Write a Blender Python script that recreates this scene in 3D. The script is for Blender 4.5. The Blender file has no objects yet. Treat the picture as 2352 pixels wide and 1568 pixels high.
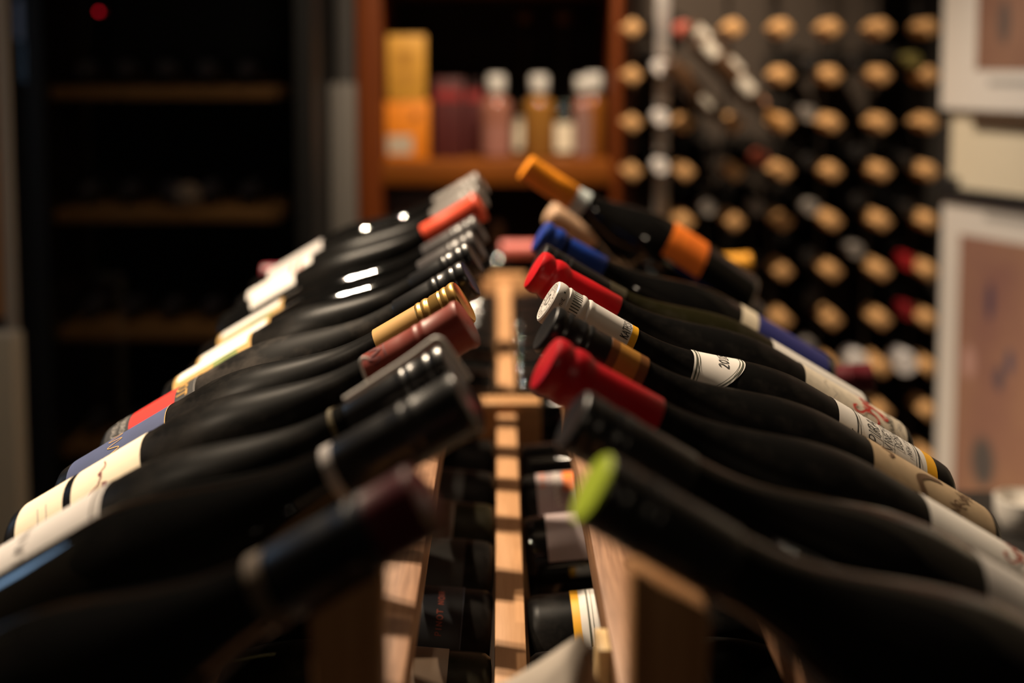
import bpy, bmesh, math, random
from mathutils import Vector, Matrix

random.seed(7)
S = bpy.context.scene
COL = S.collection
PI = math.pi

# ------------------------------------------------------------------ camera
CZ = 1.35                       # lens height above the floor
F = 2700.0                      # focal length in pixels of the 2352 px wide frame
VX, VY = 1150.0, 150.0          # where the rack's long direction runs to
TILT = math.radians(4.6)
YAW = math.atan((1176.0 - VX) / F)
PY = VY + F * math.tan(TILT)
cam_d = bpy.data.cameras.new('camera')
cam = bpy.data.objects.new('camera', cam_d)
COL.objects.link(cam)
cam.location = (0, 0, CZ)
cam.rotation_euler = (PI / 2 - TILT, 0, -YAW)
cam_d.sensor_width = 36.0
cam_d.lens = F / 2352 * 36.0
cam_d.shift_y = (PY - 784.0) / 2352.0
cam_d.clip_start = 0.02
cam_d.dof.use_dof = True
cam_d.dof.focus_distance = 0.805
cam_d.dof.aperture_fstop = 2.35
S.camera = cam
S.view_settings.view_transform = 'Standard'
S.view_settings.look = 'None'
S.view_settings.gamma = 1.0
S.view_settings.use_curve_mapping = False
S.view_settings.exposure = 0.0

# ------------------------------------------------------------------ world and lamps
W = bpy.data.worlds.new('cellar_air')
S.world = W
W.use_nodes = True
W.node_tree.nodes['Background'].inputs[0].default_value = (1.0, 0.72, 0.5, 1)
W.node_tree.nodes['Background'].inputs[1].default_value = 0.004


def lamp(name, typ, loc, target, energy, color, size=0.03, cone=80, blend=0.6):
    d = bpy.data.lights.new(name, typ)
    d.energy = energy
    d.color = color
    if typ == 'SPOT':
        d.spot_size = math.radians(cone)
        d.spot_blend = blend
        d.shadow_soft_size = size
    elif typ == 'AREA':
        d.shape = 'RECTANGLE'
        d.size, d.size_y = size
    else:
        d.shadow_soft_size = size
    o = bpy.data.objects.new(name, d)
    COL.objects.link(o)
    o.location = loc
    if target is not None:
        o.rotation_euler = (Vector(target) - Vector(loc)).to_track_quat('-Z', 'Y').to_euler()
    return o


WARM = (1.0, 0.80, 0.58)
lamp('ceiling_spot_key', 'SPOT', (-0.62, 1.62, 2.45), (0.05, 1.32, 1.1), 125, WARM, 0.018, 74, 0.5)
lamp('ceiling_spot_pair', 'SPOT', (-0.46, 1.62, 2.45), (0.08, 1.32, 1.1), 125, WARM, 0.018, 74, 0.5)
lamp('ceiling_spot_left', 'SPOT', (-1.0, 0.85, 2.45), (-0.36, 0.84, 1.05), 90, WARM, 0.02, 26, 0.8)
lamp('ceiling_spot_rack', 'SPOT', (0.15, 1.95, 2.45), (0.25, 2.5, 1.4), 170, WARM, 0.03, 76, 1.0)
lamp('ceiling_spot_prints', 'SPOT', (0.50, 1.90, 2.40), (1.05, 1.98, 1.2), 85, (1.0, 0.86, 0.7), 0.03, 52, 0.9)
lamp('fill_spot_cooler', 'SPOT', (-0.1, 1.45, 2.45), (-0.42, 2.39, 1.15), 26, WARM, 0.03, 48, 1.0)  # added spot that brightens the cooler shelves
lamp('doorway_daylight', 'AREA', (-2.0, 1.9, 1.5), (0, 0.8, 1.1), 2.0, (0.40, 0.66, 1.0), (0.3, 0.6))
lamp('fill_light_middle', 'POINT', (-0.1, 1.2, 2.45), None, 9, WARM, 0.03)  # added point light for general ambient fill
lamp('fill_light_front', 'POINT', (0.3, -0.8, 2.3), None, 4.5, WARM, 0.05)  # added weak fill from behind the camera


# ------------------------------------------------------------------ helpers


def P(px, py, Y):
    """World point seen at frame pixel (px, py) whose distance along the rack is Y."""
    v = cam.rotation_euler.to_matrix() @ Vector(((px - 1176.0) / F, (PY - py) / F, -1.0))
    return Vector((0, 0, CZ)) + v * (Y / v.y)


def tag(o, label=None, cat=None, group=None, kind=None):
    if label: o['label'] = label
    if cat: o['category'] = cat
    if group: o['group'] = group
    if kind: o['kind'] = kind
    return o


def empty(name, M=None):
    o = bpy.data.objects.new(name, None)
    COL.objects.link(o)
    o.empty_display_size = 0.02
    if M is not None:
        o.matrix_world = M
    return o


def mesh_obj(name, bm, mats, parent=None, smooth=True, angle=40):
    me = bpy.data.meshes.new(name)
    bmesh.ops.recalc_face_normals(bm, faces=bm.faces[:])
    if smooth:
        for f in bm.faces: f.smooth = True
        ca = math.radians(angle)
        for e in bm.edges:
            if len(e.link_faces) == 2 and e.calc_face_angle(0) > ca:
                e.smooth = False
    bm.to_mesh(me)
    bm.free()
    for m in (mats if isinstance(mats, (list, tuple)) else [mats]):
        me.materials.append(m)
    o = bpy.data.objects.new(name, me)
    COL.objects.link(o)
    if parent is not None:
        o.parent = parent
    return o


def copy_tree(o, parent=None):
    c = o.copy()
    COL.objects.link(c)
    if parent is not None:
        c.parent = parent
    for ch in list(o.children):
        copy_tree(ch, c)
    return c


def box(bm, x0, x1, y0, y1, z0, z1, mi=0, bev=0.0):
    M = Matrix.Translation(((x0 + x1) / 2, (y0 + y1) / 2, (z0 + z1) / 2)) @ Matrix.Diagonal((x1 - x0, y1 - y0, z1 - z0, 1))
    r = bmesh.ops.create_cube(bm, size=1.0, matrix=M)
    fs = list({f for v in r['verts'] for f in v.link_faces})
    if bev > 0:
        es = list({e for f in fs for e in f.edges})
        q = bmesh.ops.bevel(bm, geom=es, offset=bev, segments=2, affect='EDGES', profile=0.5)
        fs = [f for f in q['faces']] + [f for f in fs if f.is_valid]
    for f in fs:
        f.material_index = mi
    return fs


def lathe(bm, prof, seg=48, mi=0, mfun=None):
    """prof: list of (r, z) from base to top; closes on the axis where r is 0."""
    rings = []
    for r, z in prof:
        if r <= 1e-6:
            rings.append([bm.verts.new((0, 0, z))])
        else:
            rings.append([bm.verts.new((r * math.cos(2 * PI * k / seg), r * math.sin(2 * PI * k / seg), z)) for k in range(seg)])
    for i in range(len(rings) - 1):
        a, b = rings[i], rings[i + 1]
        for k in range(seg):
            k2 = (k + 1) % seg
            if len(a) == 1 and len(b) == 1: continue
            if len(a) == 1: f = bm.faces.new((a[0], b[k], b[k2]))
            elif len(b) == 1: f = bm.faces.new((a[k], a[k2], b[0]))
            else: f = bm.faces.new((a[k], a[k2], b[k2], b[k]))
            f.material_index = mfun((prof[i][1] + prof[i + 1][1]) / 2) if mfun else mi


def tube(bm, pts, r, seg=10, mi=0):
    pts = [Vector(p) for p in pts]
    rings = []
    for i, p in enumerate(pts):
        t = (pts[min(i + 1, len(pts) - 1)] - pts[max(i - 1, 0)]).normalized()
        a = t.cross(Vector((0.13, 0.98, 0.2))).normalized()
        b = t.cross(a)
        rings.append([bm.verts.new(p + r * (math.cos(2 * PI * k / seg) * a + math.sin(2 * PI * k / seg) * b)) for k in range(seg)])
    for i in range(len(rings) - 1):
        for k in range(seg):
            bm.faces.new((rings[i][k], rings[i][(k + 1) % seg], rings[i + 1][(k + 1) % seg], rings[i + 1][k])).material_index = mi
    bm.faces.new(rings[0][::-1]).material_index = mi
    bm.faces.new(rings[-1]).material_index = mi


def smoothline(pts, n=8):
    out = []
    q = [pts[0]] + list(pts) + [pts[-1]]
    for i in range(1, len(q) - 2):
        for k in range(n):
            t = k / n
            o = []
            for d in range(len(q[0])):
                p0, p1, p2, p3 = q[i - 1][d], q[i][d], q[i + 1][d], q[i + 2][d]
                o.append(0.5 * (2 * p1 + (p2 - p0) * t + (2 * p0 - 5 * p1 + 4 * p2 - p3) * t * t + (3 * p1 - p0 - 3 * p2 + p3) * t ** 3))
            out.append(tuple(o))
    out.append(tuple(pts[-1]))
    return out


# ------------------------------------------------------------------ materials
MATS = {}


def mat(name, col, rough=0.5, metal=0.0, spec=0.5, coat=0.0, noise=0.0, nscale=60, bump=0.0, sheen=0.0):
    if name in MATS: return MATS[name]
    m = bpy.data.materials.new(name)
    m.use_nodes = True
    nt = m.node_tree
    b = nt.nodes['Principled BSDF']
    b.inputs['Roughness'].default_value = rough
    b.inputs['Metallic'].default_value = metal
    b.inputs['Specular IOR Level'].default_value = spec
    b.inputs['Coat Weight'].default_value = coat
    b.inputs['Sheen Weight'].default_value = sheen
    tc = nt.nodes.new('ShaderNodeTexCoord')
    nz = nt.nodes.new('ShaderNodeTexNoise')
    nz.inputs['Scale'].default_value = nscale
    nz.inputs['Detail'].default_value = 4
    nt.links.new(tc.outputs['Object'], nz.inputs['Vector'])
    rp = nt.nodes.new('ShaderNodeValToRGB')
    lo = tuple(c * (1 - noise) for c in col)
    hi = tuple(min(1, c * (1 + noise)) for c in col)
    rp.color_ramp.elements[0].position, rp.color_ramp.elements[1].position = 0.3, 0.7
    rp.color_ramp.elements[0].color = (*lo, 1)
    rp.color_ramp.elements[1].color = (*hi, 1)
    nt.links.new(nz.outputs['Fac'], rp.inputs['Fac'])
    nt.links.new(rp.outputs['Color'], b.inputs['Base Color'])
    if bump:
        bp = nt.nodes.new('ShaderNodeBump')
        bp.inputs['Strength'].default_value = bump
        bp.inputs['Distance'].default_value = 0.001
        nt.links.new(nz.outputs['Fac'], bp.inputs['Height'])
        nt.links.new(bp.outputs['Normal'], b.inputs['Normal'])
    MATS[name] = m
    return m


def wood(name, light, dark, axis='Y', scale=55.0, rough=0.5, spec=0.4):
    if name in MATS: return MATS[name]
    m = bpy.data.materials.new(name)
    m.use_nodes = True
    nt = m.node_tree
    b = nt.nodes['Principled BSDF']
    b.inputs['Roughness'].default_value = rough
    b.inputs['Specular IOR Level'].default_value = spec
    tc = nt.nodes.new('ShaderNodeTexCoord')
    mp = nt.nodes.new('ShaderNodeMapping')
    sc = {'X': (0.06, 1, 1), 'Y': (1, 0.06, 1), 'Z': (1, 1, 0.06)}[axis]
    mp.inputs['Scale'].default_value = sc
    nt.links.new(tc.outputs['Object'], mp.inputs['Vector'])
    n1 = nt.nodes.new('ShaderNodeTexNoise')
    n1.inputs['Scale'].default_value = scale * 4
    n1.inputs['Detail'].default_value = 6
    n2 = nt.nodes.new('ShaderNodeTexNoise')
    n2.inputs['Scale'].default_value = scale
    n2.inputs['Detail'].default_value = 3
    nt.links.new(mp.outputs['Vector'], n1.inputs['Vector'])
    nt.links.new(mp.outputs['Vector'], n2.inputs['Vector'])
    mx = nt.nodes.new('ShaderNodeMath')
    mx.operation = 'MULTIPLY_ADD'
    mx.inputs[1].default_value = 0.55
    hm = nt.nodes.new('ShaderNodeMath')
    hm.operation = 'MULTIPLY'
    hm.inputs[1].default_value = 0.45
    nt.links.new(n2.outputs['Fac'], hm.inputs[0])
    nt.links.new(n1.outputs['Fac'], mx.inputs[0])
    nt.links.new(hm.outputs[0], mx.inputs[2])
    rp = nt.nodes.new('ShaderNodeValToRGB')
    rp.color_ramp.elements[0].position, rp.color_ramp.elements[1].position = 0.35, 0.65
    rp.color_ramp.elements[0].color = (*dark, 1)
    rp.color_ramp.elements[1].color = (*light, 1)
    nt.links.new(mx.outputs[0], rp.inputs['Fac'])
    nt.links.new(rp.outputs['Color'], b.inputs['Base Color'])
    bp = nt.nodes.new('ShaderNodeBump')
    bp.inputs['Strength'].default_value = 0.15
    bp.inputs['Distance'].default_value = 0.0008
    nt.links.new(mx.outputs[0], bp.inputs['Height'])
    nt.links.new(bp.outputs['Normal'], b.inputs['Normal'])
    MATS[name] = m
    return m


def glass_dark(name, tint=(0.004, 0.004, 0.004), dust=0.5, rough=0.08):
    """Near-black wine glass with a coat of patchy cellar dust and fine specks."""
    if name in MATS: return MATS[name]
    m = bpy.data.materials.new(name)
    m.use_nodes = True
    nt = m.node_tree
    b = nt.nodes['Principled BSDF']
    tc = nt.nodes.new('ShaderNodeTexCoord')
    n1 = nt.nodes.new('ShaderNodeTexNoise')
    n1.inputs['Scale'].default_value = 26
    n1.inputs['Detail'].default_value = 8
    n1.inputs['Roughness'].default_value = 0.65
    n2 = nt.nodes.new('ShaderNodeTexVoronoi')
    n2.inputs['Scale'].default_value = 420
    n3 = nt.nodes.new('ShaderNodeTexNoise')
    n3.inputs['Scale'].default_value = 70
    for n in (n1, n2, n3):
        nt.links.new(tc.outputs['Object'], n.inputs['Vector'])
    r1 = nt.nodes.new('ShaderNodeMapRange')
    r1.inputs['From Min'].default_value = 0.45
    r1.inputs['From Max'].default_value = 0.78
    r1.inputs['To Min'].default_value = 0.03 * dust
    r1.inputs['To Max'].default_value = 0.6 * dust
    nt.links.new(n1.outputs['Fac'], r1.inputs['Value'])
    r2 = nt.nodes.new('ShaderNodeMapRange')          # specks
    r2.inputs['From Min'].default_value = 0.10
    r2.inputs['From Max'].default_value = 0.04
    nt.links.new(n2.outputs['Distance'], r2.inputs['Value'])
    r3 = nt.nodes.new('ShaderNodeMapRange')
    r3.inputs['From Min'].default_value = 0.55
    r3.inputs['From Max'].default_value = 0.68
    r3.inputs['To Max'].default_value = 0.9 * dust
    nt.links.new(n3.outputs['Fac'], r3.inputs['Value'])
    mul = nt.nodes.new('ShaderNodeMath')
    mul.operation = 'MULTIPLY'
    nt.links.new(r2.outputs['Result'], mul.inputs[0])
    nt.links.new(r3.outputs['Result'], mul.inputs[1])
    mxm = nt.nodes.new('ShaderNodeMath')
    mxm.operation = 'MAXIMUM'
    nt.links.new(r1.outputs['Result'], mxm.inputs[0])
    nt.links.new(mul.outputs[0], mxm.inputs[1])
    mix = nt.nodes.new('ShaderNodeMix')
    mix.data_type = 'RGBA'
    mix.inputs['A'].default_value = (*tint, 1)
    mix.inputs['B'].default_value = (0.16, 0.135, 0.115, 1)
    nt.links.new(mxm.outputs[0], mix.inputs['Factor'])
    nt.links.new(mix.outputs['Result'], b.inputs['Base Color'])
    rr = nt.nodes.new('ShaderNodeMapRange')
    rr.inputs['To Min'].default_value = rough
    rr.inputs['To Max'].default_value = 0.65
    nt.links.new(r1.outputs['Result'], rr.inputs['Value'])
    nt.links.new(rr.outputs['Result'], b.inputs['Roughness'])
    b.inputs['Specular IOR Level'].default_value = 0.5 if rough < .25 else 0.04
    MATS[name] = m
    return m


def clear_glass(name, tint=(0.8, 0.8, 0.8)):
    """Thin sheet of glass: passes tinted light straight through and mirrors a little at its face."""
    if name in MATS: return MATS[name]
    m = bpy.data.materials.new(name)
    m.use_nodes = True
    nt = m.node_tree
    nt.nodes.remove(nt.nodes['Principled BSDF'])
    t = nt.nodes.new('ShaderNodeBsdfTransparent'); t.inputs[0].default_value = (*tint, 1)
    g = nt.nodes.new('ShaderNodeBsdfGlossy'); g.inputs['Roughness'].default_value = 0.02
    lw = nt.nodes.new('ShaderNodeLayerWeight')
    pw = nt.nodes.new('ShaderNodeMath'); pw.operation = 'POWER'; pw.inputs[1].default_value = 4.0
    nt.links.new(lw.outputs['Facing'], pw.inputs[0])
    fr = nt.nodes.new('ShaderNodeMath'); fr.operation = 'MULTIPLY_ADD'; fr.inputs[1].default_value = 0.7; fr.inputs[2].default_value = 0.04
    nt.links.new(pw.outputs[0], fr.inputs[0])
    mx = nt.nodes.new('ShaderNodeMixShader')
    nt.links.new(fr.outputs[0], mx.inputs[0]); nt.links.new(t.outputs[0], mx.inputs[1]); nt.links.new(g.outputs[0], mx.inputs[2])
    nt.links.new(mx.outputs[0], nt.nodes['Material Output'].inputs['Surface'])
    MATS[name] = m
    return m


GLASS = glass_dark('dusty_black_glass', dust=0.22, rough=0.35)
GLASS_CLEAN = glass_dark('clean_black_glass', dust=0.05, rough=0.04)
GLASS_DULL = glass_dark('dull_black_glass', dust=0.12, rough=0.30)
GLASS_HEAVY = glass_dark('very_dusty_black_glass', dust=0.75, rough=0.5)
GLASS_OLIVE = glass_dark('dusty_olive_glass', tint=(0.010, 0.009, 0.003), dust=0.3, rough=0.28)
BLACKCAP = mat('black_cap_lacquer', (0.012, 0.012, 0.013), 0.3, spec=0.6)
GREYBLACK = mat('dull_grey_cap', (0.075, 0.068, 0.068), 0.38, noise=0.1)
GREYCAP = mat('ash_grey_cap', (0.21, 0.19, 0.175), 0.45, noise=0.12)
NAVYCAP = mat('navy_cap_foil', (0.004, 0.005, 0.009), 0.4)
MAROON = mat('maroon_foil', (0.06, 0.005, 0.010), 0.35)
RED = mat('bright_red_foil', (0.62, 0.008, 0.014), 0.36, spec=0.4)
CRIMSON = mat('deep_red_foil', (0.45, 0.004, 0.012), 0.38, spec=0.4)
VERMIL = mat('vermilion_foil', (0.85, 0.09, 0.035), 0.45)
BRICK = mat('brick_red_foil', (0.27, 0.048, 0.032), 0.42)
GOLD = mat('gold_cap_metal', (0.66, 0.39, 0.11), 0.32, metal=0.75)
GOLDFOIL = mat('gold_sleeve_foil', (0.52, 0.29, 0.07), 0.5, metal=0.15)
WHITECAP = mat('white_cap_lacquer', (0.74, 0.70, 0.66), 0.4)
BLUECAP = mat('cobalt_foil', (0.01, 0.045, 0.30), 0.35)
ORANGECAP = mat('orange_foil', (0.90, 0.30, 0.015), 0.4)
ORANGEPAPER = mat('orange_paper', (0.92, 0.21, 0.015), 0.55, noise=0.08, nscale=40)
BEIGECAP = mat('beige_wax', (0.55, 0.35, 0.22), 0.5)
GREENCAP = mat('lime_disc', (0.36, 0.46, 0.02), 0.45)
PINKCAP = mat('rose_red_foil', (0.52, 0.13, 0.11), 0.45)
OCHRE = mat('ochre_paper', (0.38, 0.17, 0.02), 0.5, noise=0.12)
BROWNBAND = mat('brown_paper', (0.16, 0.055, 0.008), 0.5)
YELLOW = mat('amber_yellow_paper', (0.85, 0.42, 0.012), 0.5)
WHITEPAPER = mat('white_paper', (0.78, 0.74, 0.69), 0.65, noise=0.03)
CREAM = mat('cream_paper', (0.76, 0.66, 0.50), 0.65, noise=0.04, nscale=30)
GREYPAPER = mat('grey_white_paper', (0.50, 0.47, 0.45), 0.65, noise=0.04)
KRAFT = mat('kraft_paper', (0.46, 0.33, 0.20), 0.7, noise=0.1, nscale=80)
BLUEPAPER = mat('slate_blue_paper', (0.045, 0.06, 0.14), 0.6, noise=0.08)
ROYAL = mat('royal_blue_paper', (0.02, 0.025, 0.16), 0.5)
REDPAPER = mat('scarlet_paper', (0.80, 0.03, 0.02), 0.5)
BLACKPAPER = mat('charcoal_paper', (0.03, 0.028, 0.026), 0.55)
NAVYPAPER = mat('midnight_paper', (0.006, 0.007, 0.012), 0.5)
LILAC = mat('lilac_paper', (0.36, 0.28, 0.28), 0.6, noise=0.05)
GREENPAPER = mat('sage_green_paper', (0.17, 0.24, 0.06), 0.6, noise=0.3)
TANPAPER = mat('tan_paper', (0.50, 0.30, 0.09), 0.6)
INK = mat('black_ink', (0.02, 0.02, 0.02), 0.6)
REDINK = mat('red_ink', (0.62, 0.02, 0.015), 0.5)
WINEINK = mat('wine_ink', (0.16, 0.02, 0.02), 0.6)
GOLDINK = mat('gold_ink', (0.62, 0.36, 0.10), 0.45)
OLIVEINK = mat('olive_ink', (0.075, 0.08, 0.055), 0.6)
GREYINK = mat('grey_ink', (0.32, 0.30, 0.28), 0.6)
BROWNINK = mat('brown_ink', (0.13, 0.07, 0.035), 0.6)
DIMRED = mat('faded_red_ink', (0.35, 0.07, 0.04), 0.6)
SALMON = mat('salmon_ink', (0.55, 0.20, 0.13), 0.6)
PALE = wood('pale_beech', (0.52, 0.29, 0.145), (0.42, 0.215, 0.095), 'Y', 60)
PALEX = wood('pale_beech_cross', (0.46, 0.25, 0.11), (0.36, 0.18, 0.075), 'X', 60)
OAKZ = wood('oiled_oak_upright', (0.42, 0.22, 0.10), (0.30, 0.14, 0.055), 'Z', 55)
OAKY = wood('oiled_oak_rail', (0.40, 0.215, 0.12), (0.21, 0.10, 0.05), 'Y', 95)
CABZ = wood('red_brown_cabinet_upright', (0.13, 0.028, 0.003), (0.09, 0.018, 0.002), 'Z', 30, spec=0.2)
CABX = wood('red_brown_cabinet_shelf', (0.19, 0.055, 0.006), (0.135, 0.036, 0.003), 'X', 30, spec=0.2)
PEGWOOD = wood('peg_pine', (0.62, 0.36, 0.16), (0.48, 0.26, 0.10), 'Y', 60, rough=0.6)
PINE = wood('raw_pine', (0.80, 0.58, 0.30), (0.66, 0.44, 0.21), 'Z', 50)
STEEL = mat('galvanised_steel', (0.45, 0.43, 0.42), 0.45, metal=0.6, noise=0.1)
DARKSTEEL = mat('dark_steel', (0.02, 0.018, 0.017), 0.5, metal=0.3)
WIRE = mat('grey_plastic_wire', (0.78, 0.74, 0.70), 0.45)

# ------------------------------------------------------------------ bottle shapes (z from the base, total 0.304 with its closure)
BURG = [(0, .018), (.015, .012), (.027, .004), (.033, 0), (.0385, .0012), (.0410, .005), (.0415, .010), (.0415, .10), (.0415, .118), (.0408, .130),
        (.0388, .143), (.0355, .156), (.0312, .169), (.0262, .183), (.0218, .196), (.0184, .208), (.0162, .219), (.0150, .229), (.0145, .238), (.0142, .250), (.0141, .270), (.0141, .300), (0, .300)]
BORD = [(0, .018), (.015, .012), (.026, .004), (.031, 0), (.0355, .0012), (.0378, .005), (.0382, .010), (.0382, .12), (.0382, .188), (.0374, .197),
        (.0350, .206), (.0300, .216), (.0235, .225), (.0183, .234), (.0157, .244), (.0148, .256), (.0143, .285), (.0143, .300), (0, .300)]


def rad(prof, z):
    pr = [p for p in prof if p[1] >= 0.005 or p[0] > 0.04]
    pr = [p for p in prof[5:-1]]
    if z <= pr[0][1]: return pr[0][0]
    for (r0, z0), (r1, z1) in zip(pr, pr[1:]):
        if z0 <= z <= z1:
            return r0 + (r1 - r0) * (z - z0) / max(1e-9, z1 - z0)
    return pr[-1][0]


def smooth_prof(prof):
    a, b = prof[:7], prof[7:-2]
    return a + smoothline(b, 4) + prof[-2:]


TOP = .304
SCREW = [(.0148, TOP - .060), (.0151, TOP - .0595), (.0150, TOP - .030), (.0150, TOP - .0275), (.0154, TOP - .0265), (.0155, TOP - .0245), (.0151, TOP - .0235), (.0147, TOP - .0228),
         (.0154, TOP - .0215), (.0155, TOP - .0195), (.0151, TOP - .0188), (.0151, TOP - .0125), (.0154, TOP - .0115), (.0155, TOP - .0095), (.0151, TOP - .0088),
         (.0149, TOP - .0078), (.0155, TOP - .0066), (.0157, TOP - .0045), (.0155, TOP - .0022), (.0148, TOP - .0006), (.0138, TOP), (.0128, TOP - .0003), (0, TOP - .0004)]
CORK = [(.0152, TOP - .066), (.0155, TOP - .0655), (.0150, TOP - .040), (.0145, TOP - .026), (.0145, TOP - .0235), (.0153, TOP - .0215), (.0163, TOP - .0185), (.0164, TOP - .0148), (.0158, TOP - .0122), (.0150, TOP - .0108),
        (.0151, TOP - .0096), (.0162, TOP - .0074), (.0165, TOP - .0045), (.0162, TOP - .0020), (.0152, TOP - .0004), (.0140, TOP), (0, TOP - .0001)]
PLAIN = [(.0152, TOP - .066), (.0155, TOP - .0655), (.0150, TOP - .040), (.0149, TOP - .0315), (.0154, TOP - .0305), (.0154, TOP - .0285), (.0150, TOP - .0275), (.0150, TOP - .0255), (.0155, TOP - .0245), (.0155, TOP - .0225), (.0151, TOP - .0215),
         (.0152, TOP - .006), (.0155, TOP - .003), (.0150, TOP - .0006), (.0140, TOP), (0, TOP - .0002)]
WAX = [(.0158, TOP - .070), (.0163, TOP - .069), (.0160, TOP - .045), (.0158, TOP - .024), (.0163, TOP - .020), (.0164, TOP - .010), (.0155, TOP - .004), (.0125, TOP - .0008), (.006, TOP + .0006), (0, TOP + .0008)]


def bmap(prof, a, z, off):
    r = rad(prof, z) + off
    return Vector((r * math.cos(a), r * math.sin(a), z))


def patch(prof, z0, z1, a0, a1, off=.00035, na=28, nz=10, edge=None, bm=None, mi=0):
    """Paper on the glass between heights z0..z1 and angles a0..a1 (degrees, 0 = upper side)."""
    bm = bm or bmesh.new()
    a0, a1 = math.radians(a0), math.radians(a1)
    g = []
    for i in range(nz + 1):
        row = []
        for j in range(na + 1):
            u, v = j / na, i / nz
            lo, hi = (z0, z1) if edge is None else edge(u)
            row.append(bm.verts.new(bmap(prof, a0 + (a1 - a0) * u, lo + (hi - lo) * v, off)))
        g.append(row)
    for i in range(nz):
        for j in range(na):
            bm.faces.new((g[i][j], g[i][j + 1], g[i + 1][j + 1], g[i + 1][j])).material_index = mi
    return bm


def ribbon(bm, prof, line, w, off=.0007, mi=0):
    """line: (arc in metres from the upper side, z) points -> a printed stroke of width w following the glass."""
    pts = [Vector(p) for p in line]
    # subdivide so the stroke follows the curve
    q = [pts[0]]
    for a, b in zip(pts, pts[1:]):
        n = max(1, int((b - a).length / .0015))
        for k in range(1, n + 1):
            q.append(a.lerp(b, k / n))
    pts = q
    prev = None
    for i, p in enumerate(pts):
        t = (pts[min(i + 1, len(pts) - 1)] - pts[max(i - 1, 0)])
        if t.length < 1e-9: continue
        t.normalize()
        n = Vector((-t.y, t.x))
        vs = []
        for sgn in (-.5, .5):
            c = p + n * w * sgn
            R = rad(prof, c.y)
            vs.append(bm.verts.new(bmap(prof, c.x / R, c.y, off)))
        if prev: bm.faces.new((prev[0], vs[0], vs[1], prev[1])).material_index = mi
        prev = vs


GL = {
    'A': (.75, [[(0, 0), (.36, 1), (.75, 0)], [(.14, .36), (.60, .36)]]), 'T': (.7, [[(.35, 0), (.35, 1)], [(0, .86), (0, 1), (.7, 1), (.7, .86)]]),
    'E': (.6, [[(.58, .14), (.58, 0), (.1, 0), (.1, 1), (.56, 1), (.56, .86)], [(.1, .52), (.42, .52)]]), "'": (.2, [[(.1, 1), (.06, .74)]]),
    'S': (.55, [smoothline([(.5, .82), (.28, 1), (.06, .78), (.28, .52), (.52, .25), (.28, 0), (.04, .2)], 5)]), 'V': (.72, [[(0, 1), (.36, 0), (.72, 1)]]),
    'I': (.3, [[(.15, 0), (.15, 1)]]), 'N': (.75, [[(.08, 0), (.08, 1), (.66, 0), (.66, 1)]]),
    'P': (.6, [[(.1, 0), (.1, 1)] , smoothline([(.1, 1), (.42, .98), (.55, .75), (.42, .52), (.1, .48)], 4)]), 'O': (.75, [smoothline([(.37, 1), (.06, .75), (.06, .25), (.37, 0), (.68, .25), (.68, .75), (.37, 1)], 5)]),
    'R': (.68, [[(.1, 0), (.1, 1)], smoothline([(.1, 1), (.42, .98), (.55, .76), (.42, .54), (.1, .5)], 4), [(.32, .5), (.66, 0)]]),
    'H': (.75, [[(.1, 0), (.1, 1)], [(.65, 0), (.65, 1)], [(.1, .5), (.65, .5)]]), 'W': (1.0, [[(0, 1), (.27, 0), (.5, .9), (.73, 0), (1, 1)]]),
    'K': (.7, [[(.1, 0), (.1, 1)], [(.62, 1), (.1, .42)], [(.28, .6), (.68, 0)]]), 'Y': (.7, [[(0, 1), (.35, .48), (.7, 1)], [(.35, .48), (.35, 0)]]),
    'L': (.58, [[(.1, 1), (.1, 0), (.55, 0), (.55, .14)]]), 'D': (.72, [[(.1, 0), (.1, 1)], smoothline([(.1, 1), (.45, .95), (.66, .5), (.45, .05), (.1, 0)], 5)]),
    'Z': (.65, [[(.06, .88), (.06, 1), (.6, 1), (.04, 0), (.62, 0), (.62, .12)]]), 'B': (.62, [[(.1, 0), (.1, 1)], smoothline([(.1, 1), (.45, .95), (.45, .58), (.1, .53)], 5), smoothline([(.1, .53), (.55, .45), (.55, .06), (.1, 0)], 5)]),
    'C': (.68, [smoothline([(.62, .8), (.37, 1), (.07, .75), (.07, .25), (.37, 0), (.63, .2)], 5)]), 'M': (.9, [[(.08, 0), (.12, 1), (.45, .1), (.78, 1), (.82, 0)]]), 'U': (.72, [smoothline([(.08, 1), (.08, .3), (.36, 0), (.64, .3), (.64, 1)], 5)]),
    '2': (.58, [smoothline([(.06, .76), (.28, 1), (.5, .76), (.36, .42), (.04, 0)], 5), [(.04, 0), (.56, 0), (.56, .1)]]), '0': (.6, [smoothline([(.3, 1), (.06, .7), (.06, .3), (.3, 0), (.54, .3), (.54, .7), (.3, 1)], 5)]),
    '1': (.42, [[(.06, .82), (.24, 1), (.24, 0)], [(.08, 0), (.4, 0)]]), '8': (.58, [smoothline([(.29, 1), (.08, .8), (.29, .54), (.54, .26), (.29, 0), (.04, .26), (.29, .54), (.5, .8), (.29, 1)], 5)]), ' ': (.4, []),
}


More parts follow.
